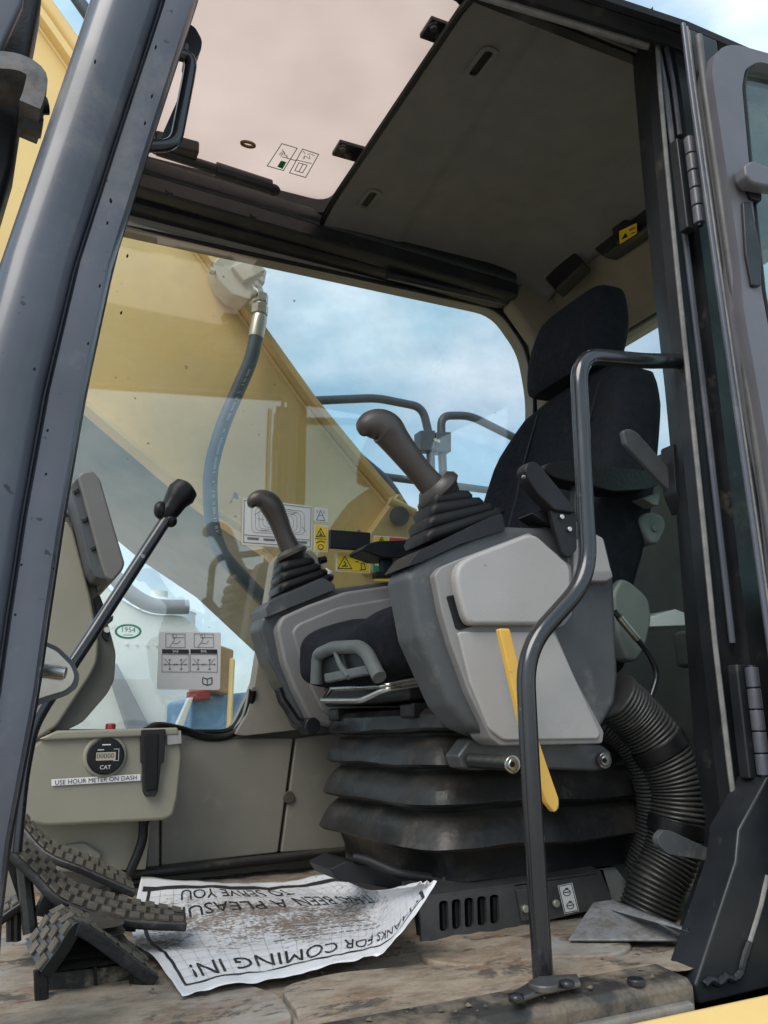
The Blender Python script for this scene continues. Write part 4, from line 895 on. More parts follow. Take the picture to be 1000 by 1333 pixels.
# steel bracket and cross bolts that carry the console
cb = MB().py([(596, 984), (612, 962), (640, 958), (785, 970), (797, 980), (794, 1000), (775, 1004), (676, 1000), (620, 1003), (602, 1000)], .15, .19, 3).build('mount_bracket', M['steel_dk'], nc, bevel=.005)
MB().tube([at(612, 990, y=.15), at(664, 994, y=.095)], .0105, 16).build('spacer_tube', M['rubber_dusty'], nc)
for px, py, yy in [(667, 995, .088), (787, 990, .145)]:
    MB().cyl(at(px, py, y=yy), (0, 1, 0), .0125, .006, 20).cyl(at(px, py, y=yy-.006), (0, 1, 0), .0085, .010, 16).build('bolt', M['steel'], nc, bevel=.0015)
    MB().cyl(at(px, py, y=yy-.0115), (0, 1, 0), .0042, .002, 6).build('bolt_socket', M['rubber'], nc)

# ------------------------------------------------------------------ far console
fc = thing('control_console', 'far control console in grey plastic beside the side window', 'control console', tuple(at(440, 945, y=.85)), 'control consoles beside the seat')
Y1 = .76
MB().py([(338, 818), (342, 804), (358, 795), (420, 768), (500, 757), (560, 755), (570, 940), (420, 955), (396, 948), (372, 900), (350, 860)], Y1+.03, Y1+.11, 5).build('shell', M['grey_dk'], fc, bevel=.02, seg=4)
MB().py([(361, 818), (367, 803), (400, 788), (450, 770), (520, 760), (565, 758), (570, 940), (430, 946), (406, 940), (385, 900), (370, 862)], Y1+.0, Y1+.06, 6).build('side_panel', M['grey_md'], fc, bevel=.008, seg=3)
MB().py([(380, 822), (388, 812), (440, 790), (520, 776), (565, 774), (570, 930), (440, 936), (420, 926), (398, 880)], Y1-.006, Y1+.02, 8).build('inner_panel', M['grey_md'], fc, bevel=.006, seg=3)
MB().py([(346, 790), (352, 782), (420, 752), (436, 760), (436, 768), (366, 796), (348, 804)], Y1+.01, Y1+.12, 3).build('boot_collar', M['grey_dk'], fc, bevel=.005, seg=3)
joystick(fc, [(326, 660), (330, 653), (340, 650), (352, 657), (362, 676), (370, 697), (380, 718)], [3, 8, 11, 13, 11.5, 10.5, 12], Y1+.075, ((360, 790, 424, 759), (381, 732), 14, 4, .045), Y1+.075, ((377, 715), (385, 732), 18))
MB().tube([at(362, 896, y=.73), at(368, 912, y=.73), at(386, 938, y=.72), at(400, 944, y=.72)], .010, 10).build('lift_handle', M['rail'], fc)
MB().cyl(at(402, 945, y=.72), (0, 1, 0), .017, .05, 14).build('handle_pivot', M['charcoal'], fc, bevel=.003)
# trim riser between console and window, ignition key and tag, buckle
tr_ = thing('trim_riser', 'grey green trim riser between the far console and window', 'trim panel', tuple(at(350, 1000, y=.95)))
MB().py([(357, 730), (364, 721), (404, 716), (412, 722), (440, 770), (440, 950), (390, 950), (318, 958), (306, 956), (322, 930), (332, 890), (346, 800)], .945, .99, 3).build('panel', M['wall'], tr_, bevel=.004)
MB().py([(359, 732), (366, 724), (400, 719), (408, 726), (425, 760), (352, 795)], .938, .944).build('inset', M['grey_dk'], tr_, bevel=.003)
MB().cyl(at(330, 898, y=.94), (0, 1, 0), .006, .01, 12).build('clip', M['steel'], tr_)
ky = thing('ignition_key', 'black ignition key with a small white paper tag', 'key', tuple(at(425, 745, y=.9)))
MB().tube([at(416, 730, y=.9), at(424, 728, y=.9)], .009, 10).build('key_head', M['rubber'], ky)
MB().add([at(px, py, y=.895) for px, py in [(424, 739), (435, 745), (431, 756), (421, 750)]], [[0, 1, 2, 3]]).build('key_tag', M['white'], ky, solid=.0008)
MB().tube([at(423, 731, y=.897), at(425, 742, y=.897)], .0015, 6).build('key_ring', M['steel'], ky)
bk_ = thing('seat_belt_buckle', 'steel seat belt tongue on a black strap behind the near console', 'buckle', tuple(at(515, 755, y=.70)))
bl = MB(); plate_y(bl, [rnd([(512, 746), (522, 742), (528, 750), (524, 762), (515, 756)], 3, 3), rnd([(515, 748), (521, 746), (524, 751), (521, 757), (517, 754)], 2, 3)], .70, .004)
bl.build('tongue', M['steel'], bk_)
MB().py([(489, 744), (524, 742), (524, 751), (489, 752)], .71, .73).build('strap', M['rubber'], bk_, bevel=.002)
# ================================================================== DASH, LEVERS, PEDALS, FLOOR THINGS
dash = thing('dash_box', 'beige dash box with round hour meter and white label strip', 'dashboard', tuple(at(135, 1070, y=.88)))
DY = .82
MB().py([(36, 975), (60, 957), (234, 953), (238, 985), (232, 1040), (226, 1062), (214, 1068), (60, 1076), (40, 1072), (28, 1050)], DY, .995, 5).build('box', M['beige'], dash, bevel=.012, seg=4)
MB().py([(50, 962), (75, 951), (232, 947), (234, 957), (60, 964)], DY-.01, .99).build('top_lip', M['beige'], dash, bevel=.005, seg=3)
cH = at(137, 984, y=DY-.002)
MB().cyl(cH+V(0, .004, 0), (0, 1, 0), .0415, .016, 40).build('meter_bezel', M['beige'], dash, bevel=.005, seg=3)
hm = MB().cyl(cH+V(0, -.004, 0), (0, 1, 0), .0345, .012, 40).build('hour_meter', M['rubber'], dash, bevel=.003)
def txt(mb, body, c, size, ux, uy, mi=0, align='CENTER'):
    v, f = textmesh(body, size, align); ux = Vector(ux); uy = Vector(uy)
    return mb.add([Vector(c)+ux*p[0]+uy*p[1] for p in v], f, mi)
hmp = MB(); yy = cH.y-.0112
hmp.add([V(cH.x-.018, yy, cH.z-.008), V(cH.x+.018, yy, cH.z-.008), V(cH.x+.018, yy, cH.z+.007), V(cH.x-.018, yy, cH.z+.007)], [[0, 1, 2, 3]], 0)
txt(hmp, '00000', (cH.x-.001, yy-.0006, cH.z), .013, (1, 0, 0), (0, 0, 1), 2)
txt(hmp, 'CAT', (cH.x, yy, cH.z-.021), .0105, (1, 0, 0), (0, 0, 1), 1)
for a, b, c_, d in [(-.008, .020, .008, .022), (-.016, .011, -.004, .0125), (.014, .012, .024, .0128), (.014, -.0095, .024, -.0087), (.0232, -.0095, .024, .0128)]:
    hmp.add([V(cH.x+a, yy, cH.z+b), V(cH.x+c_, yy, cH.z+b), V(cH.x+c_, yy, cH.z+d), V(cH.x+a, yy, cH.z+d)], [[0, 1, 2, 3]], 1)
hmp.build('meter_face', [M['lcd'], M['white'], M['ink']], hm)
lb = MB(); fD = lambda px, py: at(px, py, y=DY-.004); fD2 = lambda px, py: at(px, py, y=DY-.0048)
quad_on(lb, fD, [(67, 1014.5), (183, 1007.5), (183, 1016), (67, 1023)], 0)
cA = fD2(126, 1015.6); ux = (fD2(180, 1011.5)-fD2(70, 1018.5)).normalized()
txt(lb, 'USE HOUR METER ON DASH', cA, .0117, ux, V(-ux.z, 0, ux.x), 1)
lb.build('hour_meter_label', [M['white'], M['ink']], dash)
MB().py([(184, 950), (216, 949), (214, 992), (210, 994), (206, 1030), (202, 1037), (190, 1037), (187, 1030), (186, 994), (184, 992)], DY-.014, DY+.02, 2).build('pen_holder', M['charcoal'], dash, bevel=.004)
MB().py([(188, 956), (207, 955), (205, 1028), (190, 1030)], DY-.0165, DY-.010, 2).build('holder_slot', M['rubber'], dash, bevel=.002)
MB().py([(217, 952), (236, 951), (237, 968), (218, 970)], DY-.008, DY+.04, 1).build('grey_catch', M['grey_lt'], dash, bevel=.004)
MB().cyl(at(144, 947, y=.86), (0, 0, 1), .010, .016, 16).build('warning_lamp', M['red'], dash, bevel=.003)
MB().py([(40, 1072), (185, 1066), (196, 1075), (190, 1132), (60, 1135), (45, 1100)], .90, .995, 3).build('lower_shroud', M['beige'], dash, bevel=.012, seg=3)
MB().py([(55, 1105), (110, 1096), (135, 1112), (120, 1135), (60, 1136)], .885, .905, 6).build('shroud_recess', M['wall'], dash, bevel=.01, seg=3)
# lower side trim panels with gaps between them
for pts, nm in [([(193, 1068), (208, 1066), (208, 1128), (191, 1130)], 0), ([(211, 972), (238, 960), (262, 962), (318, 961), (382, 961), (362, 1110), (210, 1127)], 1), ([(386, 961), (470, 950), (470, 1102), (366, 1110)], 2)]:
    q = MB().py(pts, .965, .998, 3).build('trim_panel', M['wall'], cab, bevel=.006, seg=3)
MB().cyl(at(376, 1038, y=.962), (0, 1, 0), .014, .006, 20).build('panel_fastener', M['beige_dk'], cab, bevel=.002)
MB().prism([at(150, 1150, y=.93), at(470, 1112, y=.93), at(470, 1103, y=.93)+V(0, 0, .0), at(150, 1136, y=.93)], (0, .06, 0)).build('floor_kick_strip', M['rubber_dusty'], cab, bevel=.006)
MB().tube(cat([at(px, py, y=.86) for px, py in [(187, 1066), (186, 1090), (180, 1110), (170, 1134), (166, 1150)]], 5), .0095, 10).build('dash_cable', M['rubber'], dash)
# washer hose that droops along the window sill
wh = MB().tube(cat([at(px, py, y=yy) for px, py, yy in [(190, 952, .86), (205, 945, .9), (236, 950, .95), (270, 960, .965), (300, 957, .965), (318, 940, .965), (326, 918, .955), (329, 898, .94)]], 6), .0088, 10).build('droop_cable', M['rubber'])
tag(wh, 'black cable drooping along the lower edge of the window', 'cable')
# instrument column and monitor
col = thing('instrument_column', 'beige instrument column with dark edge beside the front window', 'instrument column', tuple(at(80, 950, y=.86)))
MB().py([(50, 690), (70, 679), (88, 678), (96, 690), (118, 775), (129, 835), (127, 862), (118, 880), (75, 945), (50, 962), (10, 962), (5, 800)], .815, .90, 5).build('face', M['beige'], col, bevel=.014, seg=4)
MB().py([(84, 672), (94, 674), (110, 712), (128, 770), (146, 830), (151, 850), (149, 885), (140, 903), (108, 940), (84, 952), (60, 952), (110, 870), (120, 840)], .835, .93, 6).build('edge', M['beige_dk'], col, bevel=.01, seg=3)
MB().py([(122, 778), (130, 774), (136, 790), (134, 806), (126, 800)], .828, .84, 3).build('switch_well', M['rubber'], col, bevel=.003)
MB().py([(131, 812), (138, 806), (143, 820), (141, 836), (134, 830)], .826, .84, 3).build('key_switch', M['rubber'], col, bevel=.003)
MB().py([(138, 806), (148, 801), (147, 808), (140, 813)], .80, .835, 1).build('key_blade', M['charcoal'], col, bevel=.002)
MB().cyl(at(139, 820, y=.825), (0, 1, 0), .006, .012, 12).build('key_barrel', M['zinc'], col)
mon = thing('display_monitor', 'grey display monitor on an arm, seen from its side', 'monitor', tuple(at(125, 755, y=.8)))
MB().py([(91, 631), (103, 617), (110, 616), (150, 738), (143, 756), (124, 752), (117, 740)], .735, .93, 3).build('back_shell', M['grey_dk'], mon, bevel=.006, seg=3)
MB().py([(101, 619), (107, 614), (121, 612), (131, 624), (150, 690), (163, 733), (160, 742), (147, 757), (138, 752), (132, 735)], .722, .94, 4).build('bezel', M['mon_grey'] if 'mon_grey' in M else M['grey_md'], mon, bevel=.008, seg=3)
for k in range(3):
    px, py = 99+k*11.5, 638+k*37
    MB().py([(px-4, py), (px+3, py-4), (px+5, py+2), (px-2, py+6)], .73, .75).build('shell_rib', M['charcoal'], mon, bevel=.002)
MB().tube([at(80, 668, y=.86), at(96, 672, y=.85), at(110, 690, y=.84)], .02, 12).tube([at(76, 664, y=.86), at(84, 676, y=.86)], .026, 12).build('arm', M['charcoal'], mon)
# ------------------------------------------------------------------ travel lever
tl = thing('travel_lever', 'long black travel lever rod with a round knob at its top', 'lever', tuple(at(20, 1100, y=.42)))
rod = [at(18, 1110, y=.36), at(28, 1010, y=.38), at(40, 950, y=.40), at(56, 920, y=.42), at(104, 850, y=.46), at(222, 668, y=.52)]
MB().tube(rnd(rod, .06, 6, False), .0105, 14).build('rod', M['rail'], tl)
kb = [at(210, 676, y=.52), at(216, 670, y=.52), at(222, 664, y=.52), at(229, 652, y=.52), at(236, 643, y=.52), at(243, 635, y=.52), at(246, 632, y=.52)]
MB().tube(kb, [.012, .017, .018, .021, .026, .023, .012], 18).build('knob', M['rubber'], tl)
MB().ball(at(209, 664, y=.515), .012, .012, .016).ball(at(222, 678, y=.515), .012, .012, .012).build('knob_collar', M['rubber'], tl)
# latch cover on the pillar
lt = thing('latch_bracket', 'rounded grey cover with a bright steel pin on the front pillar', 'latch cover', tuple(at(70, 918, y=.05)))
MB().py([(40, 838), (52, 832), (76, 842), (97, 862), (104, 880), (101, 895), (88, 905), (60, 914), (34, 925)], .050, .085, 5).build('cover', M['lamp_cover'] if 'lamp_cover' in M else M['grey_dk'], lt, bevel=.006, seg=3)
MB().py([(40, 846), (54, 838), (74, 847), (93, 866), (98, 880), (95, 891), (84, 900), (60, 907), (38, 915)], .046, .052, 5).build('face', mat('bright_lamp_cup', (.34, .31, .27), .2, .85, var=.3, vscale=18), lt, bevel=.002)
MB().tube([at(46, 872, y=.040), at(62, 873, y=.036), at(86, 876, y=.030)], [.0085, .007, .0065], 14).build('pin', M['steel'], lt, bevel=.001)
MB().cyl(at(50, 872, y=.043), (1, 0, 0), .013, .006, 16).build('washer', M['steel'], lt, bevel=.001)
MB().py([(36, 838), (48, 835), (52, 850), (46, 880), (46, 905), (32, 920)], .038, .05, 3).build('bright_strip', M['zinc'], lt, bevel=.003)

# ------------------------------------------------------------------ pedals: bent rubber treads
def pedal(label, near, far, legs=(), rows=3, nb=9, th=.012, bellows=None):
    n0 = cat([at(px, py, y=yy) for px, py, yy in near], 4); n1 = cat([at(px, py, y=yy) for px, py, yy in far], 4)
    n0 = [Vector(p) for p in n0]; n1 = [Vector(p) for p in n1]; K = len(n0)
    lo = min(min(p.z for p in n0), min(p.z for p in n1))
    t = thing('foot_pedal', label, 'pedal', (sum(p.x for p in n0)/K, sum(p.y for p in n0+n1)/(2*K), 0), 'foot pedals')
    rings = []; nrm = []
    for i in range(K):
        d = (n0[min(i+1, K-1)]-n0[max(i-1, 0)]).normalized(); wv = (n1[i]-n0[i]).normalized(); n_ = wv.cross(d); n_ = n_ if n_.z > 0 else -n_; n_.normalize(); nrm.append(n_)
        rings.append([n0[i], n1[i], n1[i]-n_*th, n0[i]-n_*th])
    MB().loft(rings).build('pedal_plate', M['rubber_dusty'], t, bevel=.003)
    L = [0]
    for i in range(1, K): L.append(L[-1]+(n0[i]-n0[i-1]).length)
    def pos(s, w_):
        s *= L[-1]
        for i in range(K-1):
            if s <= L[i+1] or i == K-2:
                f = (s-L[i])/(L[i+1]-L[i]); return (n0[i].lerp(n0[i+1], f)).lerp(n1[i].lerp(n1[i+1], f), w_), nrm[i].lerp(nrm[i+1], f).normalized()
    for i in range(nb):
        for j in range(rows):
            o_ = .5*(j % 2)
            s0, s1 = (i+.05+o_*.8)/nb, (i+.74+o_*.8)/nb
            if s1 > .995: continue
            w0, w1 = (j+.10)/rows, (j+.86)/rows; h_ = .0026+.0008*random.random()
            c4 = [pos(s0, w0), pos(s1, w0), pos(s1, w1), pos(s0, w1)]
            mb = MB().loft([[p+n_*.0005 for p, n_ in c4], [p+n_*h_ for p, n_ in c4]])
            mb.build('tread_block', M['tread_dust'], t)
    for (px, py, y0, px2, py2, y2, r_) in legs:
        MB().tube([at(px, py, y=y0), at(px2, py2, y=y2)], r_, 8).build('pedal_leg', M['rubber_dusty'], t)
    return t
pA = pedal('narrow muddy tread pedal at the back, running towards the dash', [(24, 1066, .62), (60, 1108, .58), (110, 1130, .55), (178, 1160, .52)], [(30, 1056, .70), (66, 1092, .66), (114, 1112, .63), (172, 1142, .60)], rows=2, nb=13, legs=[(150, 1150, .56, 150, 1185, .56, .012)])
pB = pedal('long muddy tread pedal in the middle, its tip over the paper', [(10, 1102, .40), (48, 1138, .38), (84, 1172, .36), (160, 1196, .34), (244, 1201, .32)], [(26, 1086, .47), (62, 1118, .46), (96, 1148, .45), (165, 1168, .44), (240, 1184, .42)], rows=3, nb=14, legs=[(30, 1120, .42, 40, 1215, .40, .010)])
MB().prism([at(px, py, y=.40) for px, py in [(84, 1172), (176, 1200), (178, 1214), (150, 1212), (95, 1182)]], (0, .05, 0)).build('pedal_rib', M['rubber'], pB, bevel=.003)
pC = pedal('wide peaked tread pedal nearest the door sill, caked in mud', [(52, 1266, .24), (74, 1236, .24), (97, 1202, .24), (118, 1206, .24), (160, 1236, .24), (208, 1272, .24)], [(32, 1228, .34), (52, 1204, .34), (72, 1180, .34), (98, 1184, .34), (140, 1208, .34), (186, 1240, .34)], rows=4, nb=9, th=.016, legs=[(49, 1262, .25, 51, 1302, .25, .005), (57, 1256, .25, 58, 1302, .25, .005), (186, 1258, .26, 184, 1290, .26, .016)])
pD = pedal('small muddy pedal at the far left behind the pillar', [(-6, 1198, .42), (10, 1186, .42), (28, 1174, .42)], [(-8, 1182, .48), (6, 1172, .48), (22, 1162, .48)], rows=2, nb=3, legs=[(14, 1188, .43, 14, 1225, .43, .006), (22, 1184, .43, 22, 1225, .43, .006)])
# pleated rubber boot and housing under the near pedal
bx0, bx1 = at(64, 1262, y=.27), at(166, 1252, y=.27)
rings = []
for i in range(21):
    t = i/20; e = .008*math.sin(t*5*math.pi*2-1.2); zz = bx0.z-.006+t*.052
    rings.append(rrect_ring((bx0.x+bx1.x)/2, .33, zz, (bx1.x-bx0.x)/2*(1-.25*t)+e, .06+e, .03, 4))
MB().loft(rings).build('pedal_boot', M['rubber_dusty'], pC, ang=70)
MB().py([(60, 1268), (170, 1256), (172, 1285), (60, 1297)], .272, .36, 1).build('pedal_housing', M['tread'], pC, bevel=.006)
MB().py([(122, 1258), (126, 1258), (128, 1290), (124, 1290)], .268, .274).build('housing_gap', M['rubber'], pC)
for px, py in [(160, 1290), (62, 1300)]:
    MB().cyl(at(px, py, y=.262), (0, 0, 1), .010, .012, 8).build('floor_bolt', M['sill'], pC, bevel=.002)
MB().py([(60, 1160), (70, 1148), (84, 1178), (64, 1195), (45, 1192)], .40, .43, 2).build('pedal_gusset', M['rubber_dusty'], pB, bevel=.004)
MB().py([(14, 1112), (28, 1140), (46, 1200), (36, 1206), (20, 1160), (10, 1130)], .43, .46, 2).build('pedal_arm', M['rubber_dusty'], pB, bevel=.004)

# ------------------------------------------------------------------ paper mat
grid_px = [  # rows near -> far, columns left -> right : px, py, height
 [(237, 1297, .012), (322, 1280, .014), (412, 1261, .016), (478, 1248, .020), (515, 1225, .040), (569, 1149, .105)],
 [(205, 1250, .014), (300, 1236, .016), (410, 1222, .018), (480, 1212, .022), (516, 1192, .048), (562, 1149, .105)],
 [(172, 1214, .014), (280, 1192, .020), (405, 1180, .018), (478, 1180, .028), (512, 1168, .058), (553, 1150, .104)],
 [(184, 1141, .034), (268, 1148, .022), (345, 1150, .016), (428, 1141, .040), (482, 1161, .052), (541, 1152, .100)]]
G = [[at(a, b, z=c_) for a, b, c_ in row] for row in grid_px]
def crm(p, t):
    n_ = len(p)-1; x = min(max(t, 0), .99999)*n_; i = int(x); f = x-i
    a = p[max(i-1, 0)]; b = p[i]; c_ = p[i+1]; d = p[min(i+2, n_)]
    return .5*(2*b+(c_-a)*f+(2*a-5*b+4*c_-d)*f*f+(3*b-a-3*c_+d)*f**3)
def S(u, v, lift=0):
    p = crm([crm(r_, u) for r_ in G], v)
    p = p+Vector((0, 0, .0045*noise.noise(Vector((u*7, v*6, 1.3)))+.0035*abs(noise.noise(Vector((u*9+v*4, v*7-u*3, 4))))+.0016*noise.noise(Vector((u*25, v*22, 4)))+lift))
    return p
paper = thing('paper_floor_mat', 'crumpled muddy white paper floor mat with black printed lettering', 'paper mat', tuple(at(350, 1215, z=.0)))
MB().grid(lambda u, v: S(u, v), 70, 44).build('sheet', M['paper'], paper, ang=80, solid=.0006)
ink = MB(); LIFT = .0012
def pstrip(u0, v0, u1, v1, wd, mi=0, n=40):
    du, dv = u1-u0, v1-v0; L_ = math.hypot(du, dv); nu, nv_ = -dv/L_*wd/2, du/L_*wd/2
    for k in range(n):
        a, b = k/n, (k+1)/n
        ink.add([S(u0+du*a+nu, v0+dv*a+nv_, LIFT), S(u0+du*b+nu, v0+dv*b+nv_, LIFT), S(u0+du*b-nu, v0+dv*b-nv_, LIFT), S(u0+du*a-nu, v0+dv*a-nv_, LIFT)], [[0, 1, 2, 3]], mi)
pstrip(.04, .11, .93, .11, .011); pstrip(.045, .11, .045, .90, .010); pstrip(.02, .90, .93, .90, .034); pstrip(.925, .09, .925, .92, .012)
for k in range(1, 26): pstrip(.045+.88*k/26, .12, .045+.88*k/26, .89, .0008, 1, 24)
for k in range(1, 14): pstrip(.05, .11+.79*k/14, .92, .11+.79*k/14, .0013, 1, 40)
def ptext(body, u, v, su, sv, mi=0):
    v2, f2 = textmesh(body, 1.0, 'CENTER', 0)
    wd = max(p[0] for p in v2)-min(p[0] for p in v2)
    bm = bmesh.new(); vv = [bm.verts.new(p) for p in v2]
    for q in f2:
        try: bm.faces.new([vv[i] for i in q])
        except ValueError: pass
    bmesh.ops.subdivide_edges(bm, edges=[e for e in bm.edges if e.calc_length() > .25], cuts=2, use_grid_fill=True); bmesh.ops.triangulate(bm, faces=bm.faces)
    bm.verts.index_update()
    ink.add([S(u-p.co.x/wd*su, v-p.co.y*sv, LIFT) for p in bm.verts], [[q.index for q in f.verts] for f in bm.faces], mi); bm.free()
ptext('THANKS FOR COMING IN!', .50, .20, .84, .13)
ptext('IT HAS BEEN A PLEASURE', .37, .72, .56, .12)
ptext('TO SERVE YOU', .27, .84, .28, .10)
for r_ in range(5):      # small print too fine to read
    u_ = .30+.02*r_
    while u_ < .66-.03*r_:
        l_ = random.uniform(.01, .035); pstrip(u_, .36+.065*r_, u_+l_, .36+.065*r_, .012, 1, 2); u_ += l_+.008
ink.build('print', [M['ink'], M['grid_ink']], paper)

# ------------------------------------------------------------------ vent panel at the foot of the seat
vp = thing('vent_panel', 'dark slotted vent panel on the floor below the seat', 'vent panel', tuple(at(670, 1215, y=.27)))
def slot(px):
    return [tuple(p) for p in rnd([(px-6.5, 1173-(px-578)*.12), (px+5.5, 1172-(px-578)*.12), (px+6.5, 1212-(px-578)*.15), (px-5.5, 1213-(px-578)*.15)], 5.5, 4)]
vm = MB(); plate_y(vm, [[(546, 1168), (680, 1149), (782, 1134), (800, 1178), (690, 1203), (549, 1228)]]+[slot(578+k*16.5) for k in range(5)], .268, .006)
vm.build('face', M['steel_dk'], vp, bevel=.0015)
MB().py([(540, 1166), (785, 1132), (800, 1182), (548, 1232)], .30, .31).build('backing', M['rubber'], vp)
for k in range(5):
    px = 578+k*16.5
    MB().py([(px-2, 1176-(px-578)*.12), (px+3, 1175-(px-578)*.12), (px+4, 1209-(px-578)*.15), (px-1, 1210-(px-578)*.15)], .276, .30, 1).build('louvre', M['charcoal'], vp)
A = at(546, 1168, y=.268); B = at(782, 1134, y=.268)
MB().prism([A, B, B+V(0, .06, .014), A+V(0, .06, .014)], (0, 0, -.006)).build('top', M['steel_dk'], vp, bevel=.002)
MB().py([(673, 1158), (700, 1154), (704, 1196), (680, 1200)], .262, .27, 2).build('cover_plate', M['steel_dk'], vp, bevel=.002)
for px, py in [(684, 1183), (724, 1176)]:
    MB().cyl(at(px, py, y=.260), (0, 1, 0), .0058, .006, 12).build('screw', M['zinc'], vp, bevel=.001)
lb = MB(); f1_ = lambda px, py: at(px, py, y=.2665); f2_ = lambda px, py: at(px, py, y=.2660)
quad_on(lb, f1_, [(726, 1153), (745, 1149), (754, 1186), (735, 1190)], 0); outline(lb, f2_, [(727.5, 1154), (744, 1150.5), (752.5, 1185), (736, 1188.5)], .9, 1)
for cx, cy in [(738, 1162), (742.5, 1179)]:
    ring = [(cx+4.6*math.cos(a), cy+4.2*math.sin(a)) for a in [k*.45 for k in range(14)]]; outline(lb, f2_, ring, 1, 1); poly(lb, f2_, [(cx-4, cy), (cx+4, cy-1)], 1.2, 1); quad_on(lb, f2_, [(cx-2, cy-4.5), (cx+2, cy-5), (cx+2, cy-6.5), (cx-2, cy-6)], 1)
lb.build('pictogram_label', [M['white'], M['ink']], vp)
# scraped ramp plate and channel at the rear of the floor
rp = MB().prism([at(740, 1226, z=.009), at(896, 1226, z=.009), at(896, 1213, z=.034), at(800, 1174, z=.034), at(772, 1178, z=.03)], (0, 0, .004)).build('floor_ramp_plate', M['ramp'], bevel=.002)
tag(rp, 'scraped grey metal ramp plate on the floor by the hose', 'metal plate')
chn = MB().py([(775, 1132), (800, 1128), (830, 1165), (818, 1178), (795, 1172)], .30, .42, 2).build('floor_channel', M['rearwall'], bevel=.003)
tag(chn, 'grey green floor channel end beside the vent panel', 'floor channel')

# ------------------------------------------------------------------ corrugated heater hoses
def corrugated(name, label, pts, rpx, y, pitch=.0075, amp=.0042):
    k = pxm(y); P = [Vector(p[:3]) for p in cat([tuple(at(px, py, y=yy)) for px, py, yy in pts], 24)]
    L = 0; o = [P[0]]; path = []; acc = 0
    step = pitch/6
    d = 0; i = 0; cur = P[0]; path.append(cur)
    for a, b in zip(P, P[1:]):
        seg_ = (b-a).length; t = 0
        while acc+(seg_-t) >= step:
            t += step-acc; acc = 0; path.append(a.lerp(b, t/seg_))
        acc += seg_-t
    rad = [rpx*k+amp*(abs(math.sin(math.pi*j/6))**.7-.6) for j in range(len(path))]
    return MB().tube(path, rad, 22).build(name, M['duct'], None, ang=60), path, rpx*k
M['duct'] = mat('duct_rubber', (.028, .027, .026), .42, var=.25, dust=(.15, .13, .11), dustamt=.12, dustscale=18, bump=.1, bscale=150)
d1, pth, rk = corrugated('corrugated_duct', '', [(798, 905, .20), (826, 932, .20), (856, 968, .19), (880, 1015, .18), (884, 1060, .18), (874, 1110, .19), (856, 1150, .20), (840, 1196, .21)], 33, .19)
tag(d1, 'thick black corrugated air duct bending down to the floor', 'air duct', 'corrugated air ducts')
for q in (len(pth)*62//100, len(pth)*30//100):
    a, b = pth[q-10], pth[q+10]; MB().tube([a, b], rk+.0045, 22).build('duct_clamp', M['rubber'], d1, bevel=.002)
d2, pth2, rk2 = corrugated('corrugated_duct', '', [(782, 935, .25), (812, 955, .24), (838, 990, .23), (852, 1040, .23), (850, 1090, .24), (835, 1140, .26)], 22, .24, .007, .0035)
tag(d2, 'thinner black corrugated duct tucked behind the thick one', 'air duct', 'corrugated air ducts')

# ------------------------------------------------------------------ handrail and yellow lever
hr = thing('grab_rail', 'bent black grab rail standing in the doorway', 'grab rail', tuple(at(708, 1285, z=.01)))
hp2 = [at(898, 470, y=.045), at(840, 470, y=.02), at(752, 462, y=.0), at(757, 560, y=.0), at(767, 752, y=.0), at(683, 846, y=.0), at(690, 1000, y=.0), at(708, 1286, y=-.005)]
MB().tube(rnd(hp2, [0, .03, .05, .1, .05, .05, .1, 0], 9, False), .0128, 20).build('tube', M['rail'], hr, ang=80)
ft = [at(664, 1300, z=.016), at(700, 1278, z=.016), at(752, 1274, z=.016), at(757, 1286, z=.016), at(705, 1297, z=.016), at(672, 1308, z=.016)]
MB().prism(ft, (0, 0, .006)).build('foot_plate', M['steel_dk'], hr, bevel=.002)
MB().cyl(at(708, 1283, z=.025), (0, 0, 1), .017, .008, 20).build('weld_collar', M['steel_dk'], hr, bevel=.002)
for px, py in [(672, 1299), (738, 1281)]:
    MB().cyl(at(px, py, z=.024), (0, 0, 1), .0095, .006, 6).ball(at(px, py, z=.026), .0075, .0075, .005).build('foot_bolt', M['black'], hr)
yl = MB().py([(650, 818), (664, 818), (672, 850), (694, 940), (714, 1000), (728, 1040), (728, 1053), (722, 1058), (713, 1047), (690, 985), (676, 930), (660, 860)], .045, .056, 3).build('lockout_lever', M['yellow_lever'], bevel=.003, seg=3)
tag(yl, 'yellow lockout lever hanging in front of the near console', 'lever')

# ------------------------------------------------------------------ shelf with box on the rear wall
sh = MB().box((1.40, .05, .42), (1.60, .50, .50)).build('rear_shelf', M['rearwall'], cab, bevel=.01)
p0 = at(866, 806, x=1.45)
tb_ = MB().py([(838, 806), (858, 800), (880, 793), (898, 800), (900, 814), (846, 816)], .32, .42).build('tissue_box', M['tissue'], bevel=.002)
tag(tb_, 'small white card box on the shelf behind the seat', 'box')

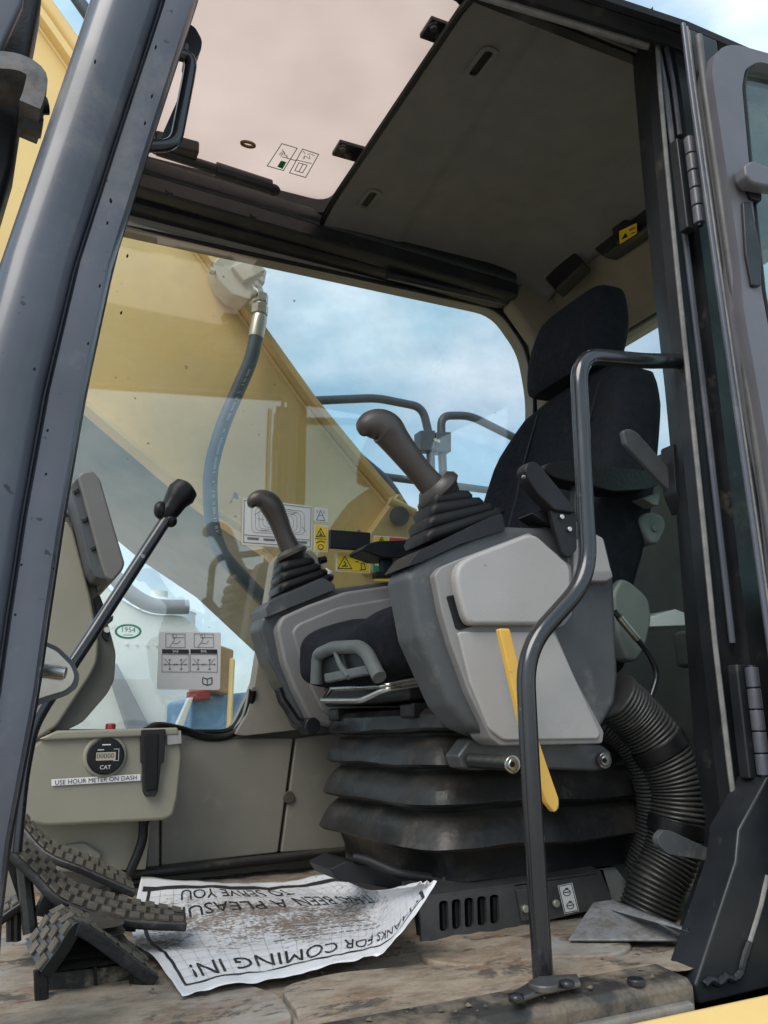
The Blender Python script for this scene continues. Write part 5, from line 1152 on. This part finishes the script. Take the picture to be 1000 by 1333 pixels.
# ------------------------------------------------------------------ stickers on the side window
def fy(o_):
    def f(px, py):
        p = at(px, py, y=1.028); p = at(px, py, y=GY(p.x, p.z)-.0045-o_); return p
    return f
def sticker(name, corners, draw, mats, r=2.5):
    mb = MB(); q = rnd(corners, r, 3); f = fy(0)
    mb.add([f(*p) for p in q], [list(range(len(q)))], 0); draw(mb, fy(.0008)); return mb.build(name, mats, win)
def ctl(mb, f):
    for x0 in (216, 253):
        outline(mb, f, [(x0, 825), (x0+25, 825.5), (x0+25, 843), (x0, 842.5)], .7, 1)
        poly(mb, f, [(x0+10, 826), (x0+11, 833), (x0+5, 842)], .8, 1); poly(mb, f, [(x0+10, 830), (x0+24, 830)], .8, 1); poly(mb, f, [(x0+9, 837), (x0+15, 838), (x0+19, 834)], .8, 1)
        ring = [(x0+11+3*math.cos(a), 828+3*math.sin(a)) for a in [k*.7 for k in range(9)]]; outline(mb, f, ring, .6, 1)
    for x0, x1 in ((211, 246), (248, 283)):
        mb.add([f(*p) for p in [(x0, 845), (x1, 845.5), (x1, 851), (x0, 850.5)]], [[0, 1, 2, 3]], 2)
        outline(mb, f, [(x0, 851.5), (x1, 852), (x1, 875), (x0, 874.5)], .7, 1)
        for cx in (x0+10, x0+25):
            poly(mb, f, [(cx-6, 865), (cx+6, 865)], .7, 1); poly(mb, f, [(cx, 859), (cx, 871)], .7, 1); poly(mb, f, [(cx, 865), (cx+(-7 if cx < x0+15 else 7), 857)], .7, 1)
            for dx, dy in ((-6, 0), (6, 0), (0, -6), (0, 6)): poly(mb, f, [(cx+dx-1.5, 865+dy+.6), (cx+dx+1.5, 865+dy-.6)], 1.6, 1)
    poly(mb, f, [(264, 890), (264, 882), (270, 884), (276, 882), (276, 890), (270, 892), (264, 890)], 1.2, 2); poly(mb, f, [(270, 884), (270, 892)], 1, 2)
    for t_, cx in (('SAE', 228.5), ('BHL', 265.5)):
        c_ = f(cx, 848); txt(mb, t_, c_+V(0, -.0008, 0), .0085, (1, 0, 0), (0, 0, 1), 0)
sticker('control_pattern_sticker', [(207, 822), (288, 823.5), (286.5, 898), (204, 897.5)], ctl, [M['white'], M['ink_grey'], M['ink']], 3)
def chart(mb, f):
    outline(mb, f, [(318, 651), (405, 661), (404, 712), (317, 706)], .8, 1)
    for k in range(7):
        a = 6+k*5; outline(mb, f, [tuple(p) for p in rnd([(362-a*.95, 679-a*.5-3), (362+a*.95, 681-a*.42), (362+a*.95, 681+a*.42), (362-a*.95, 679+a*.5-4)], 6, 3)], .45, 1)
    for k in range(12):
        px = 324+random.random()*70; py = 662+random.random()*30; a = random.uniform(-.6, .9); poly(mb, f, [(px, py), (px+9*math.cos(a), py+9*math.sin(a))], .6, 1)
    poly(mb, f, [(318, 696), (404, 703)], .8, 1)
    for k in range(4):
        px = 322+k*21; mb.add([f(*p) for p in [(px, 699+k*1.6), (px+15, 700+k*1.6), (px+15, 703+k*1.6), (px, 702+k*1.6)]], [[0, 1, 2, 3]], 1)
sticker('lift_chart_sticker', [(316, 648.5), (407, 659), (406, 715), (314.5, 709)], chart, [M['white'], M['ink_grey']], 1.5)
def small(mb, f):
    poly(mb, f, [(417.5, 664), (412, 677), (423, 677.5), (417.5, 664)], .8, 1); poly(mb, f, [(414, 671), (421, 671)], .7, 1); poly(mb, f, [(413, 664), (413, 668)], .7, 1); poly(mb, f, [(422, 664.5), (422, 668.5)], .7, 1)
sticker('radio_sticker', [(408.5, 660), (427, 661.5), (427, 680), (408.5, 678.5)], small, [M['white'], M['ink_grey']], 2)
def tri(mb, f, cx, cy, s_):
    outline(mb, f, [(cx, cy-s_), (cx+s_*1.0, cy+s_*.8), (cx-s_*1.0, cy+s_*.75)], 1.0, 1); poly(mb, f, [(cx-1, cy-s_*.3), (cx+s_*.2, cy+s_*.2), (cx-s_*.4, cy+s_*.5)], 1.3, 1); poly(mb, f, [(cx-s_*.3, cy+s_*.45), (cx+s_*.5, cy+s_*.45)], 1, 1)
def w1(mb, f):
    mb.add([f(*p) for p in [(410, 684.5), (425.5, 686), (425.5, 717), (410, 716)]], [[0, 1, 2, 3]], 2); f = fy(.0014); poly(mb, f, [(410, 701), (425, 702)], .8, 1); tri(mb, f, 417.5, 694, 6)
    outline(mb, f, [(417.5+3.5*math.cos(a), 712+3.2*math.sin(a)) for a in [k*.6 for k in range(10)]], .9, 1); poly(mb, f, [(412, 707), (417, 704), (423, 706)], 1.3, 1)
sticker('yellow_caution_sticker', [(408.5, 683), (427, 684.5), (427, 719), (408.5, 718)], w1, [M['white'], M['ink'], M['label_yellow']], 1.5)
def w2(mb, f):
    mb.add([f(*p) for p in [(439, 720.5), (481, 723.5), (480.5, 745), (438.5, 742)]], [[0, 1, 2, 3]], 2); f = fy(.0014); mb.add([f(*p) for p in [(460, 722), (481, 723.5), (481, 728.5), (460, 727)]], [[0, 1, 2, 3]], 3)
    tri(mb, f, 449, 733, 9); f = fy(.002); c_ = f(471.5, 726); txt(mb, 'WARNING', c_, .0075, (1, 0, 0), (0, 0, 1), 1); poly(mb, f, [(462, 723.5), (465, 727), (459.8+1, 726.6)], .9, 1)
    poly(mb, f, [(468, 742), (476, 741), (474, 733), (470, 733), (471, 741)], 1, 1); poly(mb, f, [(463, 731), (467, 731.4)], 1.3, 1); poly(mb, f, [(474, 731.8), (478, 732.2)], 1.3, 1)
sticker('warning_sticker', [(437.5, 719), (482.5, 722), (482, 746.5), (437, 743.5)], w2, [M['white'], M['ink'], M['label_yellow'], M['label_red']], 1.5)
def w3(mb, f):
    mb.add([f(*p) for p in [(488, 698.5), (505, 699.5), (505, 712), (488, 711)]], [[0, 1, 2, 3]], 2); mb.add([f(*p) for p in [(507, 699.5), (535, 701.5), (535, 706), (507, 705)]], [[0, 1, 2, 3]], 3); tri(mb, fy(.0014), 497, 703, 4)
sticker('half_hidden_warning_sticker', [(486.5, 697), (537, 700.5), (537, 714), (486.5, 712)], w3, [M['white'], M['ink'], M['label_yellow'], M['label_red']], 1.5)
MB().py([(430, 689), (483, 693), (482, 717), (429.5, 713.5)], 1.010, 1.022, 2).build('window_catch_plate', M['charcoal'], win, bevel=.003)
sticker('green_sticker', [(486, 728), (530, 730), (530, 745), (486, 744)], lambda mb, f: mb.add([f(*p) for p in [(488, 729), (504, 730), (504, 737), (488, 736)]], [[0, 1, 2, 3]], 1), [M['label_green'], M['white']], 1)
sticker('yellow_strip_sticker', [(487, 748), (530, 750), (530, 757), (487, 756)], lambda mb, f: None, [M['label_yellow']], 1)
# oval numbered sticker
ov = MB(); f = fy(0)
def ell(rx, ry): return [(167+rx*math.cos(a), 822+ry*math.sin(a)) for a in [k*2*math.pi/40 for k in range(40)]]
f0_ = fy(0); yo = f0_(167, 822).y-.0008; plate_y(ov, [ell(17.5, 9.8), ell(14.6, 7.2)], yo, .0008)
txt(ov, '1954', fy(.0008)(167, 820), .0165, (1, 0, -.02), (.02, 0, 1), 0); poly(ov, fy(.0008), [(161, 826.5), (173, 826.5)], 1, 0); poly(ov, fy(.0008), [(163, 813.3), (171, 813.3)], .8, 1)
ov.build('oval_number_sticker', [mat('mint_green_print', (.04, .42, .26), .5, var=.05), M['white']], win)

# ------------------------------------------------------------------ loose mud crumbs on the floor, sill and pedals' feet
cr_ = MB()
for k in range(420):
    if random.random() < .6: x = random.uniform(0, .95); y = -.08+abs(random.gauss(0, .12))
    else: x = random.uniform(.1, .65); y = random.uniform(.15, .9)
    if y > .95 or (y < 0 and x > .78): continue
    r_ = random.choice([.0012, .0016, .002, .0028, .004]) if random.random() < .93 else random.uniform(.003, .005)
    z = .012 if y < -.034 else floor_pt((x+.12)/1.78, (y+.034)/1.054)[2]
    rot = random.random()*6.28; vs_ = []
    for q in range(4): a = rot+q*1.57; vs_.append((x+math.cos(a)*r_*random.uniform(.6, 1.3), y+math.sin(a)*r_*random.uniform(.6, 1.3), z+r_*random.uniform(0, .3)))
    vs_.append((x+random.uniform(-.3, .3)*r_, y+random.uniform(-.3, .3)*r_, z+r_*random.uniform(.6, 1.1)))
    cr_.add(vs_, [[0, 1, 4], [1, 2, 4], [2, 3, 4], [3, 0, 4], [3, 2, 1, 0]])
co = cr_.build('mud_crumbs', mat('dry_mud', (.12, .092, .066), .95, var=.4, vscale=60), kind='stuff')
tag(co, 'dry mud crumbs scattered over the cab floor', 'mud')
